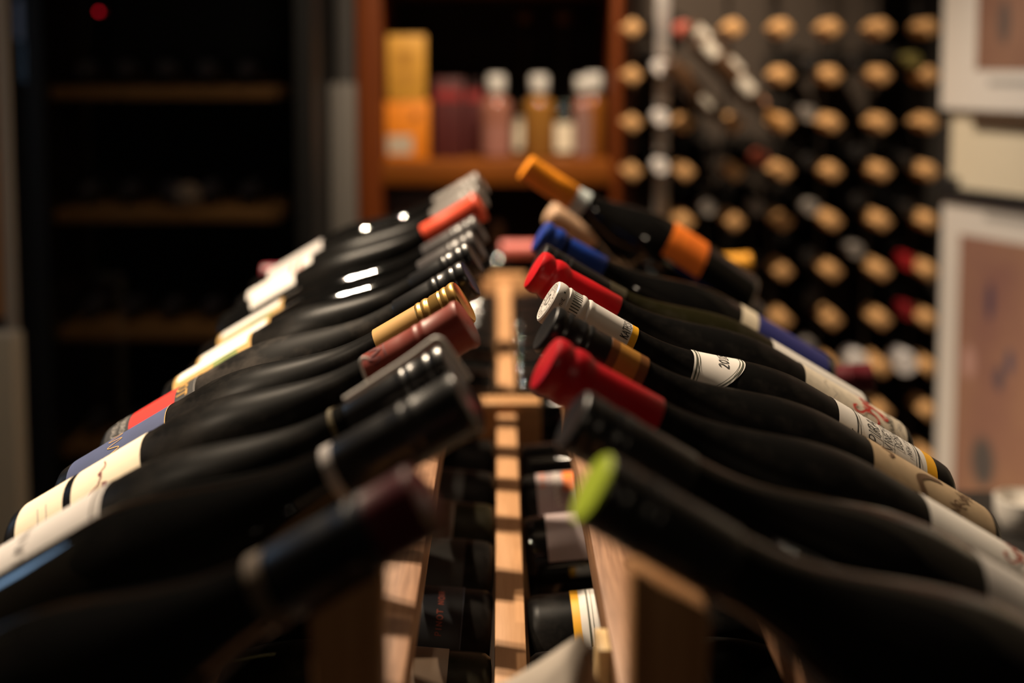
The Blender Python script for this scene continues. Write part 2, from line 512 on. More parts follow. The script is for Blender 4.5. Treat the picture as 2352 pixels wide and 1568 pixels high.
def write(bm, prof, text, arc0, z0, h, w=None, italic=0.0, cond=1.0, serif=True, mi=0, spacing=.16, centre=True, off=.0007, turn=False):
    w = w or h * .11
    tot = sum(GL[c][0] + spacing for c in text) * h * cond
    x = arc0 - (tot / 2 if centre else 0)
    for c in text:
        gw, strokes = GL[c]
        for st in strokes:
            L = [(x + (px * cond + italic * py) * h, z0 + py * h) for px, py in st]
            ribbon(bm, prof, L, w, off, mi)
            if serif:
                for e, nb in ((st[0], st[1]), (st[-1], st[-2])):
                    if abs(e[0] - nb[0]) < .45 * abs(e[1] - nb[1]) and e[1] in (0, 1):
                        ex = x + (e[0] * cond + italic * e[1]) * h
                        ribbon(bm, prof, [(ex - .11 * h * cond, z0 + e[1] * h), (ex + .11 * h * cond, z0 + e[1] * h)], w * .5, off, mi)
        x += (gw + spacing) * h * cond
    return bm


def frame_of(d, up=Vector((0, 0, 1)), roll=0.0):
    d = d.normalized()
    u = (up - d * up.dot(d)).normalized()
    y = d.cross(u)
    M = Matrix((u, y, d)).transposed().to_4x4()
    return M @ Matrix.Rotation(math.radians(roll), 4, 'Z')


def bottle(M, label, group=None, prof=BURG, glass=GLASS, closure=None, name='wine_bottle', seg=56, cat='wine bottle'):
    r = empty(name, M)
    tag(r, label, cat, group)
    bm = bmesh.new()
    lathe(bm, smooth_prof(prof), seg)
    mesh_obj('bottle_glass', bm, glass, r, angle=50)
    if closure:
        nm, cp, m, mf = closure
        bm = bmesh.new()
        lathe(bm, [(0.0, cp[0][1])] + cp if cp[0][0] > 0 else cp, seg, mfun=mf)
        mesh_obj(nm, bm, m, r, angle=35)
    return r


def paper(root, prof, name, z0, z1, a0, a1, m, label=None, off=.00035, edge=None, ink=None, na=28, nz=10):
    o = mesh_obj(name, patch(prof, z0, z1, a0, a1, off, na, nz, edge), m, root)
    if label: o['label'] = label
    return o


def band(prof, z0, z1, extra=.0009):
    n = 5
    return [(rad(prof, z0) - .0004, z0 - .0001)] + [(rad(prof, z0 + (z1 - z0) * k / n) + extra, z0 + (z1 - z0) * k / n) for k in range(n + 1)] + [(rad(prof, z1) - .0004, z1 + .0001)]


def ring_part(root, name, prof, m, mf=None):
    bm = bmesh.new()
    lathe(bm, prof, 56, mfun=mf)
    return mesh_obj(name, bm, m, root, angle=35)


def tilted(px, py, Y, side, length=.312, ang=31.0, yaw=3.5, **k):
    """A bottle on the upper tier: closure centred at pixel (px, py) at distance Y, base outward and down."""
    tip = P(px, py, Y)
    a, w = math.radians(ang), math.radians(yaw)
    d = Vector((-side * math.cos(a) * math.cos(w), -math.cos(a) * math.sin(w), math.sin(a)))
    base = tip - d * length
    M = Matrix.Translation(base) @ frame_of(d) @ Matrix.Diagonal((1, 1, length / TOP, 1))
    return M


LG, RG = 'tilted bottles in the left row', 'tilted bottles in the right row'

# ================================================================== the room
bm = bmesh.new(); box(bm, -3.0, 2.6, -1.6, 3.2, -.05, 0)
tag(mesh_obj('floor', bm, mat('dark_floor', (0.05, 0.04, 0.035), 0.5, noise=0.2, nscale=8), smooth=False), kind='structure')
bm = bmesh.new(); box(bm, -3.0, 2.6, -1.6, 3.2, 2.6, 2.65)
tag(mesh_obj('ceiling', bm, mat('dark_ceiling', (0.10, 0.085, 0.07), 0.8), smooth=False), kind='structure')
bm = bmesh.new(); box(bm, -3.0, 2.6, 3.1, 3.2, 0, 2.6)
tag(mesh_obj('wall_back', bm, mat('dark_wall_paint', (0.05, 0.042, 0.036), 0.8), smooth=False), kind='structure')
# splayed right wall
WA = P(2172, 400, 2.42); WA.z = 0
WD = Vector((.44, -1.0, 0)).normalized()           # runs towards the camera and outward
WN = Vector((-WD.y, WD.x, 0)) * -1                  # faces the room
WN = Vector((-1.0, -.44, 0)).normalized()
WALLM = mat('cream_wall_paint', (0.62, 0.54, 0.40), 0.75, noise=0.03, nscale=5)
MW = Matrix((WD, -WN, Vector((0, 0, 1)))).transposed().to_4x4()
MW.translation = WA
bm = bmesh.new(); box(bm, .012, 2.4, 0, .1, 0, 2.6)
o = tag(mesh_obj('wall_right', bm, WALLM, smooth=False), kind='structure'); o.matrix_world = MW
bm = bmesh.new(); box(bm, -.012, .0115, .0, .1, 0, 2.6)
o = tag(mesh_obj('trim_1', bm, mat('dark_trim_paint', (0.02, 0.017, 0.015), 0.6), smooth=False), kind='structure'); o.matrix_world = MW
bm = bmesh.new(); box(bm, -3.0, -2.9, -1.6, 3.1, 0, 2.6)
tag(mesh_obj('wall_left', bm, WALLM, smooth=False), kind='structure')
# door jamb at far left
JY = 2.15
j0, j1 = P(-50, 600, JY), P(33, 600, JY)
bm = bmesh.new(); box(bm, j0.x + .045, j1.x, JY, JY + .012, 0, 2.6, bev=.003)
tag(mesh_obj('trim_2', bm, mat('taupe_trim_paint', (0.40, 0.34, 0.28), 0.6), smooth=False), kind='structure')

# ================================================================== the two-sided display rack
rack = empty('wine_display_rack', Matrix.Translation((0, 1.2, 0)))
tag(rack, 'two-sided wooden display rack with a pale centre beam carrying the tilted bottles', 'display rack')


def rpart(name, bm, m, smooth=True):
    o = mesh_obj(name, bm, m, rack, smooth, 30)
    o.matrix_parent_inverse = Matrix.Translation((0, -1.2, 0))
    return o


def Z(h): return CZ - h


LT = .0155
BX0, BX1 = -.0045, .0175
bm = bmesh.new(); box(bm, BX0, BX1, .50, 1.325, Z(.42 + LT), Z(.384 + LT), bev=.0015); rpart('centre_beam', bm, PALE)
bm = bmesh.new(); box(bm, BX0, BX1, 1.36, 2.12, Z(.42 + LT), Z(.378 + LT), bev=.0015); rpart('centre_beam', bm, PALE)
bm = bmesh.new(); box(bm, -.026, .046, 1.325, 1.36, Z(.50), Z(.372 + LT), bev=.002); rpart('cross_board', bm, PALEX)
bm = bmesh.new(); box(bm, -.02, .045, 2.12, 2.15, Z(.60), Z(.366 + LT), bev=.002); rpart('cross_board', bm, PALEX)
for sx in (1, -1):
    a, b_ = (.059, .090) if sx > 0 else (-.083, -.049)
    bm = bmesh.new(); box(bm, a, b_, .40, 1.17 if sx > 0 else 1.52, Z(.335), Z(.31), bev=.0015); rpart('neck_rail', bm, OAKY)
    for (y0, y1) in ((.452, .474), (.94, .965)) + (((1.42, 1.445),) if sx < 0 else ()):
        bm = bmesh.new()
        zt = Z(.2095 if y0 < .9 else .222)
        box(bm, (.052 if sx > 0 else -.077), (.0845 if sx > 0 else -.047), y0, y1, Z(.3095), zt, bev=.003)
        bm.verts.ensure_lookup_table()
        for v in bm.verts:                      # top follows the slope of the necks
            if v.co.z > Z(.25) and sx < 0:
                v.co.z -= .004
            if v.co.z > Z(.25):
                v.co.z -= (abs(v.co.x) - .068) * .6
            else:
                v.co.x = v.co.x + (.0 if v.co.z > Z(.25) else -sx * .004 * (1 if abs(v.co.x) > .07 else 0))
        rpart('neck_support', bm, OAKZ)
    segs = ((.40, 1.18), (1.27, 1.60)) if sx > 0 else ((.40, 1.48),)
    for (y0, y1) in segs:
        bm = bmesh.new(); box(bm, *sorted((sx * .158, sx * .178)), y0, y1, Z(.345), Z(.312), bev=.002); rpart('shoulder_rail', bm, OAKY)
        bm = bmesh.new(); box(bm, *sorted((sx * .262, sx * .280)), y0, y1, Z(.3880), Z(.372), bev=.002); rpart('base_rail', bm, OAKY)
    # lower tier rests
    bm = bmesh.new(); box(bm, *sorted((sx * .03, sx * .05)), .45, 2.15, Z(.50 + LT), Z(.4685 + LT), bev=.002); rpart('lower_rail', bm, OAKY)
    bm = bmesh.new(); box(bm, *sorted((sx * .14, sx * .16)), .45, 2.15, Z(.50 + LT), Z(.4605 + LT), bev=.002); rpart('lower_rail', bm, OAKY)
    # end frames down to the floor
    for y in (.58, 1.33, 2.13):
        bm = bmesh.new(); box(bm, *sorted((sx * .10, sx * .13)), y - .015, y + .015, .0005, Z(.5005 + LT), bev=.002); rpart('post', bm, OAKZ)
    bm = bmesh.new(); box(bm, *sorted((sx * .02, sx * .285)), 2.16, 2.185, .0005, Z(.40), bev=.002); rpart('end_panel', bm, OAKZ)
for y in (.58, 1.33, 2.13):
    bm = bmesh.new(); box(bm, -.25, .25, y - .012, y + .012, Z(.53 + LT), Z(.5005 + LT), bev=.002); rpart('tie_bar', bm, PALEX)

# ================================================================== upper tier, right row


def screw(m, mf=None, prof=SCREW): return ('screw_cap', prof, m, mf)
def cork(m, mf=None, prof=CORK): return ('capsule', prof, m, mf)


# nearest: lime disc on black closure
r = bottle(tilted(1362, 1122, .455, 1), 'black-capped bottle with a lime green cap top, nearest in the right row', RG, BURG, GLASS_CLEAN, screw(BLACKCAP))
bm = bmesh.new(); lathe(bm, [(0, TOP - .0006), (.0146, TOP - .0006), (.0150, TOP + .0002), (.0142, TOP + .0012), (0, TOP + .0014)], 56)
tag(mesh_obj('cap_disc', bm, GREENCAP, r), 'lime green cap top')
paper(r, BURG, 'label', .02, .098, -75, 75, GREYPAPER)

r = bottle(tilted(1312, 962, .540, 1), 'black-capped bottle with a plain grey label, second nearest in the right row', RG, BURG, GLASS_CLEAN, screw(BLACKCAP))
paper(r, BURG, 'label', .016, .105, -80, 80, GREYPAPER)

r = bottle(tilted(1250, 833, .625, 1), 'bottle with a deep red capsule and red script on white label, right row', RG, BURG, GLASS, cork(CRIMSON))
lb = paper(r, BURG, 'label', .012, .088, -80, 80, WHITEPAPER)
SYR = [[(.52, .86), (.40, 1.0), (.22, .92), (.26, .70), (.46, .52), (.50, .22), (.28, .02), (.02, .10), (-.06, .28)],
       [(.62, .62), (.60, .42), (.72, .34), (.86, .60), (.84, .0), (.68, -.36), (.55, -.22), (.80, -.02), (1.06, .30)],
       [(1.06, .30), (1.10, .62), (1.14, .54), (1.30, .60)], [(1.12, .56), (1.14, .32), (1.26, .30)],
       [(1.62, .58), (1.46, .62), (1.36, .42), (1.50, .30), (1.62, .46), (1.64, .60), (1.66, .32), (1.76, .34)],
       [(1.82, .34), (1.90, 1.0), (1.84, .90), (1.84, .32), (1.96, .60), (2.06, .52), (2.06, .32), (2.20, .36)]]


def script(bm, prof, strokes, arc0, z0, h, w, mi=0):
    for st in strokes:
        ribbon(bm, prof, [(arc0 + x * h, z0 + y * h) for x, y in smoothline(st, 6)], w, .0007, mi)


bm = bmesh.new(); script(bm, BURG, SYR, -.025, .0185, .021, .0016)
tag(mesh_obj('lettering', bm, DIMRED, lb), 'red script lettering')

r = bottle(tilted(1252, 752, .710, 1), 'black-capped bottle with an ochre neck band and kraft label, right row', RG, BURG, GLASS,
           screw(BLACKCAP, prof=[(p[0] + .0003, p[1]) for p in SCREW if p[1] > TOP - .034] and [(.0150, TOP - .0385), (.0155, TOP - .038)] + [(p[0] + .0003, p[1]) for p in SCREW if p[1] > TOP - .0285]))
ring_part(r, 'neck_band', [(.0149, TOP - .0645), (.0157, TOP - .0642), (.0156, TOP - .058), (.0155, TOP - .044), (.0155, TOP - .0385), (.0149, TOP - .0383)], [BROWNBAND, OCHRE],
          lambda z: 1 if TOP - .0582 < z < TOP - .0435 else 0)
lb = paper(r, BURG, 'label', .008, .097, -85, 85, KRAFT)
bm = bmesh.new()
ribbon(bm, BURG, smoothline([(-.030, .060), (-.018, .064), (-.010, .056), (-.006, .044)], 8), .0042)
ribbon(bm, BURG, smoothline([(-.012, .084), (-.006, .080), (-.002, .086), (.004, .080)], 8), .0022)
for k in range(6):
    write(bm, BURG, 'MRWNUR'[k], -.03 + .007 * k, .034 - .004 * k, .008, .0011, centre=False)
mesh_obj('print', bm, BROWNINK, lb)

# in focus: white screw cap, lettering, amber ring, vintage label
M = tilted(1258, 690, .796, 1)
wc = [(.0148, TOP - .063), (.0152, TOP - .0627), (.0151, TOP - .058), (.01505, TOP - .030), (.0151, TOP - .0280), (.0156, TOP - .0262), (.0152, TOP - .0250), (.0146, TOP - .0242), (.0146, TOP - .0236), (.0152, TOP - .0228),
      (.0157, TOP - .0215), (.0157, TOP - .0198), (.0152, TOP - .0190), (.0152, TOP - .0115), (.0156, TOP - .0108), (.0157, TOP - .0096), (.0151, TOP - .0088), (.0150, TOP - .0080), (.0156, TOP - .0070),
      (.0159, TOP - .0052), (.0159, TOP - .0026), (.0154, TOP - .0008), (.0144, TOP), (.0136, TOP - .0002), (0, TOP - .0003)]
r = bottle(M, 'bottle with a white screw cap and a white vintage label on its shoulder, right row', RG, BURG, GLASS, screw([WHITECAP, YELLOW], lambda z: 1 if z < TOP - .058 else 0, wc))
cap = r.children[1]
bm = bmesh.new()
for k in range(44):                                   # knurling slots
    a = 2 * PI * k / 44
    vs = [bm.verts.new((.01528 * math.cos(a + da), .01528 * math.sin(a + da), z)) for da, z in ((-.028, TOP - .0186), (.028, TOP - .0186), (.028, TOP - .0122), (-.028, TOP - .0122))]
    bm.faces.new(vs)
mesh_obj('knurl_slots', bm, OLIVEINK, cap)
CYL = [(.0152, 0)] * 5 + [(.0152, 0.0), (.0152, TOP + .01), (0, TOP + .02)]
bm = bmesh.new(); write(bm, CYL, "KATE'S VINEYARD", .000, TOP - .0565, .0056, .0006, cond=.56, off=.0004)
mesh_obj('lettering', bm, INK, cap)
bm = bmesh.new(); write(bm, CYL, 'WINE', -.019, TOP - .0068, .0022, .0004, off=.0009, serif=False)
ribbon(bm, CYL, [(-.0118, TOP - .0051), (-.0106, TOP - .0051)], .0012, off=.0009)
# ring of print on the cap's flat top


def flat_arc(bm, rr, a0, a1, w, z):
    n = max(2, int(abs(a1 - a0) / .12))
    prev = None
    for k in range(n + 1):
        a = a0 + (a1 - a0) * k / n
        v = [bm.verts.new(((rr + s) * math.cos(a), (rr + s) * math.sin(a), z)) for s in (-w / 2, w / 2)]
        if prev: bm.faces.new((prev[0], v[0], v[1], prev[1]))
        prev = v


for k in range(26):
    a = 2 * PI * k / 26
    flat_arc(bm, .0112, a, a + .12, .0004, TOP + .00012); flat_arc(bm, .0098, a + .02, a + .14, .0004, TOP + .00012)
    if k % 2: flat_arc(bm, .0105, a + .04, a + .10, .0016, TOP + .00012)
for rr in (.0085, .0126): flat_arc(bm, rr, 0, 2 * PI, .0003, TOP + .00012)
flat_arc(bm, .005, .3, 2.6, .0012, TOP + .00012); flat_arc(bm, .003, 3.2, 6.0, .0012, TOP + .00012)
mesh_obj('cap_print', bm, INK, cap)


def shield2(u):                                       # pale plate with straight neck edge and wavy lower edge
    x = abs(u - .5) * 2
    return (.1700 - .0035 * math.cos(PI * x * 1.0) + .012 * x ** 3, .1985 + .0035 * (1 - x))


nl = paper(r, BURG, 'vintage_label', 0, 0, -84, 84, WHITEPAPER, edge=shield2, na=48, nz=12)
bm = bmesh.new()
for ins, w in ((.0018, .0011), (.0038, .00045)):
    lo, hi, = [], []
    for k in range(49):
        u = .03 + .94 * k / 48
        a = math.radians(-84 + 168 * u)
        l, h = shield2(u)
        R0, R1 = rad(BURG, l + ins), rad(BURG, h - ins)
        lo.append((a * R0, l + ins)); hi.append((a * R1, h - ins))
    ribbon(bm, BURG, lo, w); ribbon(bm, BURG, hi, w)
mesh_obj('border', bm, OLIVEINK, nl)
bm = bmesh.new(); write(bm, BURG, '2018', -.0065, .1785, .0062, .0008, italic=.18, spacing=.2)
mesh_obj('lettering', bm, INK, nl)
lb = paper(r, BURG, 'label', .0275, .099, -88, 88, WHITEPAPER)
paper(r, BURG, 'amber_stripe', .019, .0275, -88, 88, YELLOW, 'amber stripe under the label')
bm = bmesh.new()
ribbon(bm, BURG, [(-.058, .084), (.058, .084)], .0011); ribbon(bm, BURG, [(-.058, .0815), (.058, .0815)], .0004)
ribbon(bm, BURG, [(-.058, .034), (.058, .034)], .0011); ribbon(bm, BURG, [(-.058, .0365), (.058, .0365)], .0004)
script(bm, BURG, SYR[:3], -.036, .085, .006, .0006)
write(bm, BURG, 'PIRATES', -.006, .066, .009, .001, italic=.1)
write(bm, BURG, 'VINEYARD', -.008, .056, .0065, .0007); write(bm, BURG, 'DONNA', -.008, .0475, .006, .0007)
write(bm, BURG, 'NEW ZEALAND', -.004, .040, .004, .0005)
ribbon(bm, BURG, [(-.05, .0635), (.05, .0635)], .0003); ribbon(bm, BURG, [(-.05, .0545), (.05, .0545)], .0003)
mesh_obj('print', bm, INK, lb)

r = bottle(tilted(1226, 618, .882, 1, length=.322), 'bottle with a bright red capsule and red Syrah script on cream label, right row', RG, BURG, GLASS, cork(RED))
lb = paper(r, BURG, 'label', .0095, .098, -88, 88, mat('speckled_cream_paper', (0.72, 0.63, 0.50), 0.7, noise=0.12, nscale=140))
bm = bmesh.new(); script(bm, BURG, SYR, -.0305, .0345, .022, .0018)
tag(mesh_obj('script_lettering', bm, REDINK, lb), 'red Syrah script')
bm = bmesh.new(); write(bm, BURG, 'HAWKES BAY', -.012, .0215, .0045, .0007)
write(bm, BURG, 'SYRAH WINE', .012, .029, .003, .0005)
mesh_obj('lettering', bm, INK, lb)
bm = bmesh.new()
ribbon(bm, BURG, smoothline([(-.030, .0165), (-.022, .019), (-.012, .014), (-.004, .0185), (.004, .013), (.012, .0165)], 8), .0005)
ribbon(bm, BURG, smoothline([(-.026, .013), (-.014, .017), (-.006, .0115), (.006, .0155)], 8), .0005)
for x0, z0 in ((-.012, .078), (-.024, .070), (.004, .084)):
    ribbon(bm, BURG, smoothline([(x0 - .008, z0), (x0 - .003, z0 + .004), (x0 + .004, z0 + .001), (x0 + .007, z0 + .005)], 6), .0004)
mesh_obj('flourish', bm, GREYINK, lb)

r = bottle(tilted(1235, 595, .968, 1), 'bottle with a ridged black screw cap behind the bright red one, right row', RG, BURG, GLASS_OLIVE, screw(BLACKCAP))
paper(r, BURG, 'label', .012, .103, -85, 85, WHITEPAPER)
ring_part(r, 'neck_band', band(BURG, .228, .2425, .0006), mat('dark_olive_band', (0.05, 0.04, 0.02), 0.5))
r = bottle(tilted(1238, 541, 1.10, 1), 'bottle with a cobalt blue capsule and cream and blue label, right row', RG, BURG, GLASS_CLEAN, cork(BLUECAP, prof=[(p[0] * (.985 if p[1] > TOP - .022 else .97), p[1]) for p in CORK]))
paper(r, BURG, 'label', .090, .108, -85, 85, CREAM)
paper(r, BURG, 'label', .012, .0898, -85, 85, ROYAL, 'royal blue lower label')
r = bottle(tilted(1258, 487, 1.50, 1), 'bottle with a rounded beige wax capsule just behind the orange-capped one, right row', RG, BURG, GLASS_CLEAN, ('wax_capsule', WAX, BEIGECAP, None))
r = bottle(tilted(1206, 383, 1.33, 1, length=.30, ang=33.5), 'bottle with an orange capsule and orange paper label, riding high in the right row', RG, BURG, GLASS_CLEAN, cork(ORANGECAP, prof=PLAIN[:3] + PLAIN[11:]))
ring_part(r, 'neck_band', band(BURG, .222, .2385, .0006), mat('pale_blue_paper', (0.60, 0.66, 0.66), 0.5))


def orange_edge(u): return (.074 + .003 * u, .121 + .004 * (1 - u))


lb = paper(r, BURG, 'label', 0, 0, -86, 60, ORANGEPAPER, edge=orange_edge)
bm = bmesh.new()
for z in (.098, .088, .078): ribbon(bm, BURG, [(-.045, z), (.02, z)], .0012)
mesh_obj('print', bm, mat('dark_orange_ink', (0.6, 0.12, 0.01), 0.6), lb)

# ================================================================== upper tier, left row
r = bottle(tilted(981, 1146, .455, -1), 'bottle with a navy capsule ending in maroon, nearest in the left row', LG, BURG, GLASS_CLEAN, cork([NAVYCAP, MAROON], lambda z: 1 if z > TOP - .020 else 0, [(p[0], p[1]) for p in PLAIN]))
ring_part(r, 'neck_band', band(BURG, TOP - .0745, TOP - .068, .0008), mat('tan_thin_band', (0.10, 0.07, 0.045), 0.6))
r = bottle(tilted(1078, 919, .540, -1), 'unlabelled bottle with a plain black capsule ending in a grey ring, left row', LG, BURG, GLASS_CLEAN, cork(BLACKCAP, prof=PLAIN))
ring_part(r, 'neck_band', band(BURG, TOP - .0715, TOP - .0655, .0009), mat('pale_grey_band', (0.36, 0.33, 0.32), 0.55))
r = bottle(tilted(1044, 847, .625, -1), 'black-capped bottle with a grey-white bordered label under the bent wire, left row', LG, BURG, GLASS, screw(BLACKCAP))
ring_part(r, 'neck_band', band(BURG, TOP - .070, TOP - .0675, .0007), mat('dull_gold_band', (0.10, 0.075, 0.03), 0.5))
lb = paper(r, BURG, 'label', .028, .110, -85, 85, GREYPAPER)
bm = bmesh.new()
for z, w in ((.1075, .0006), (.1045, .0016)): ribbon(bm, BURG, [(-.06, z), (.06, z)], w)
for k in range(5):
    write(bm, BURG, 'RWNMR'[k], .030 - .010 * k, .055, .007, .0009)
mesh_obj('print', bm, mat('mid_grey_ink', (0.22, 0.20, 0.19), 0.6), lb)

r = bottle(tilted(1075, 740, .710, -1, length=.315), 'bottle with a brick red capsule and cream labels with a wine-red loop, left row', LG, BURG, GLASS, cork(BRICK, prof=[(p[0] + (.0007 if p[1] > TOP - .004 else 0), p[1]) for p in PLAIN]))
cap = r.children[1]
PCY = [(.0152, 0)] * 5 + [(.0152, 0.0), (.0152, TOP + .01), (0, TOP + .02)]
bm = bmesh.new()
ribbon(bm, PCY, smoothline([(.002, TOP - .060), (.006, TOP - .052), (.010, TOP - .060), (.013, TOP - .053), (.016, TOP - .058)], 6), .0016, off=.0006)
ribbon(bm, PCY, [(.003, TOP - .050), (.014, TOP - .049)], .0012, off=.0006)
mesh_obj('emblem', bm, WINEINK, cap)
lb = paper(r, BURG, 'label', .052, .101, -80, 85, CREAM)
bm = bmesh.new()
ribbon(bm, BURG, smoothline([(.030, .078), (.036, .074), (.044, .071), (.050, .066), (.049, .060), (.042, .058), (.034, .062), (.030, .070), (.028, .073)], 8), .0008)
ribbon(bm, BURG, smoothline([(.028, .072), (.024, .074), (.021, .072), (.016, .076), (.010, .074)], 8), .0009)
ribbon(bm, BURG, [(.0295, .0765), (.035, .0745)], .0036)
ribbon(bm, BURG, [(.020, .0722), (.0225, .0735)], .0024)
mesh_obj('loop_drawing', bm, WINEINK, lb)
lb = paper(r, BURG, 'back_label', .012, .046, -80, 85, CREAM)
bm = bmesh.new()
for z in (.034, .028): ribbon(bm, BURG, smoothline([(.02, z), (.03, z + .001), (.036, z - .001), (.05, z)], 4), .0007)
mesh_obj('print', bm, GREYINK, lb)

gcap = [(.0148, TOP - .064), (.0152, TOP - .0637), (.0151, TOP - .040), (.0151, TOP - .0305), (.0156, TOP - .0298), (.0157, TOP - .0282), (.0153, TOP - .0272), (.0149, TOP - .0266), (.0149, TOP - .0260), (.0156, TOP - .0252), (.0158, TOP - .0238), (.0157, TOP - .0222), (.0152, TOP - .0214),
        (.0148, TOP - .0206), (.0149, TOP - .0198), (.0154, TOP - .0188), (.0154, TOP - .0135), (.0157, TOP - .0128), (.0154, TOP - .0120), (.0152, TOP - .0112), (.0156, TOP - .0104), (.0159, TOP - .0088), (.0158, TOP - .0074), (.0152, TOP - .0064),
        (.0157, TOP - .0052), (.0161, TOP - .0036), (.0161, TOP - .0020), (.0156, TOP - .0006), (.0148, TOP), (.0138, TOP - .0006), (0, TOP - .0006)]
r = bottle(tilted(1067, 692, .796, -1), 'bottle with a gold screw cap and slate blue label, left row', LG, BURG, GLASS, screw([GOLD, GOLDFOIL], lambda z: 1 if z < TOP - .031 else 0, gcap))
lb = paper(r, BURG, 'label', .014, .094, -85, 85, BLUEPAPER)
bm = bmesh.new()
ribbon(bm, BURG, smoothline([(-.03, .050), (-.025, .060), (-.020, .048), (-.015, .058), (-.010, .046), (-.006, .060), (0, .047), (.004, .056), (.008, .046), (.012, .058), (.016, .047), (.021, .057), (.025, .049), (.032, .053), (.036, .048)], 6), .0007)
mesh_obj('script_lettering', bm, GOLDINK, lb)
bm = bmesh.new(); ribbon(bm, BURG, [(-.06, .0938), (.062, .0938)], .0006)
mesh_obj('edge_line', bm, GOLDINK, lb)

r = bottle(tilted(1082, 638, .882, -1), 'dusty bottle with a black screw cap and black, red and white label, left row', LG, BURG, GLASS_HEAVY, screw(BLACKCAP))
lb = paper(r, BURG, 'label', .0705, .0885, -85, 85, BLACKPAPER)
bm = bmesh.new(); write(bm, BURG, 'PINOT L', .012, .0725, .009, .0012, serif=False)
mesh_obj('lettering', bm, GOLDINK, lb)
bm = bmesh.new(); ribbon(bm, BURG, [(-.06, .0883), (.062, .0883)], .0005); mesh_obj('edge_line', bm, GREYINK, lb)
paper(r, BURG, 'red_label', .030, .0705, -60, 85, REDPAPER, 'scarlet middle label')
paper(r, BURG, 'white_label', .034, .074, -85, -2, WHITEPAPER, 'white strip on the far side of the label', off=.0005)
lb = paper(r, BURG, 'lower_label', .008, .030, -85, 85, BLACKPAPER)
bm = bmesh.new(); write(bm, BURG, 'MARLBOROUGH'.replace('G', 'C'), .014, .022, .0045, .0007, serif=False); write(bm, BURG, 'NEW ZEALAND', .014, .0145, .0045, .0007, serif=False)
mesh_obj('lettering', bm, GREYINK, lb)


def white_family(root, zt=.094, zb=.02, green=True):
    paper(root, BURG, 'label', zb, zt, -85, 24 if green else 40, WHITEPAPER)
    if green:
        paper(root, BURG, 'label_border', zb - .004, zt + .004, -85, 37, TANPAPER, 'tan label border', off=.0002)
        paper(root, BURG, 'green_panel', zt - .036, zt - .010, 25, 34, GREENPAPER, 'sage green label panel')


r = bottle(tilted(1092, 590, .985, -1, length=.292), 'black-capped bottle with a white, green and tan label behind the dusty one, left row', LG, BURG, GLASS, screw(BLACKCAP)); white_family(r)
r = bottle(tilted(1101, 560, 1.08, -1, length=.30), 'bottle with a dull grey-black cap and white and green label, left row', LG, BURG, GLASS_CLEAN, screw(GREYBLACK)); white_family(r)
r = bottle(tilted(1105, 524, 1.165, -1), 'grey-capped bottle just in front of the vermilion one, left row', LG, BURG, GLASS_CLEAN, screw(GREYBLACK)); white_family(r, .098, .03)
r = bottle(tilted(1105, 473, 1.25, -1), 'bottle with a vermilion capsule and plain white label, left row', LG, BURG, GLASS_DULL, cork(VERMIL, prof=[(p[0] + (.0015 if p[1] > TOP - .006 else 0), p[1]) for p in PLAIN[:3] + PLAIN[11:]])); white_family(r, .10, .045, False)
r = bottle(tilted(1108, 447, 1.335, -1), 'bottle with an ash grey capsule just behind the vermilion one, left row', LG, BURG, GLASS_DULL, screw(GREYCAP)); lb = paper(r, BURG, 'label', .02, .105, -85, 60, WHITEPAPER)
bm = bmesh.new()
for z in (.09, .08): ribbon(bm, BURG, [(-.03, z), (.04, z)], .004)
mesh_obj('print', bm, DIMRED, lb)
r = bottle(tilted(1108, 420, 1.42, -1), 'grey-capped bottle at the far end of the left row', LG, BURG, GLASS_CLEAN, screw(GREYCAP)); paper(r, BURG, 'label', .03, .105, -85, 60, GREYPAPER)

# bent wire and thin loop over the left caps
wr = [P(792, 918, .592), P(860, 874, .592), P(940, 822, .592), P(990, 785, .592), P(1004, 779, .592), P(1016, 786, .592), P(1035, 810, .592), P(1060, 846, .592), P(1078, 872, .592)]
bm = bmesh.new(); tube(bm, smoothline([tuple(p) for p in wr], 5), .0017, 10)
o = mesh_obj('bent_wire', bm, WIRE); tag(o, 'grey bent wire lying along a black cap in the left row', 'wire')
wl = [P(846, 824, .668), P(834, 822, .668), P(828, 832, .668), P(832, 850, .668), P(841, 872, .668), P(848, 890, .668)]
bm = bmesh.new(); tube(bm, smoothline([tuple(p) for p in wl], 5), .0011, 8)
o = mesh_obj('thin_wire_loop', bm, WIRE); tag(o, 'thin pale wire loop beside the brick red capsule', 'wire')

# ================================================================== lower tier
LOW = 'bottles lying on the lower tier'


def lower(Y, side, label, drop=0.0, slope=.09, prof=BURG, glass=GLASS, closure=None, x0=None, h=.4265):
    x0 = x0 if x0 is not None else (.0222 if side > 0 else -.0092)
    d = Vector((side, 0, slope)).normalized()
    base = Vector((x0, Y, Z(h + LT)))
    return bottle(Matrix.Translation(base) @ frame_of(d), label, LOW, prof, glass, closure or screw(BLACKCAP), seg=48)


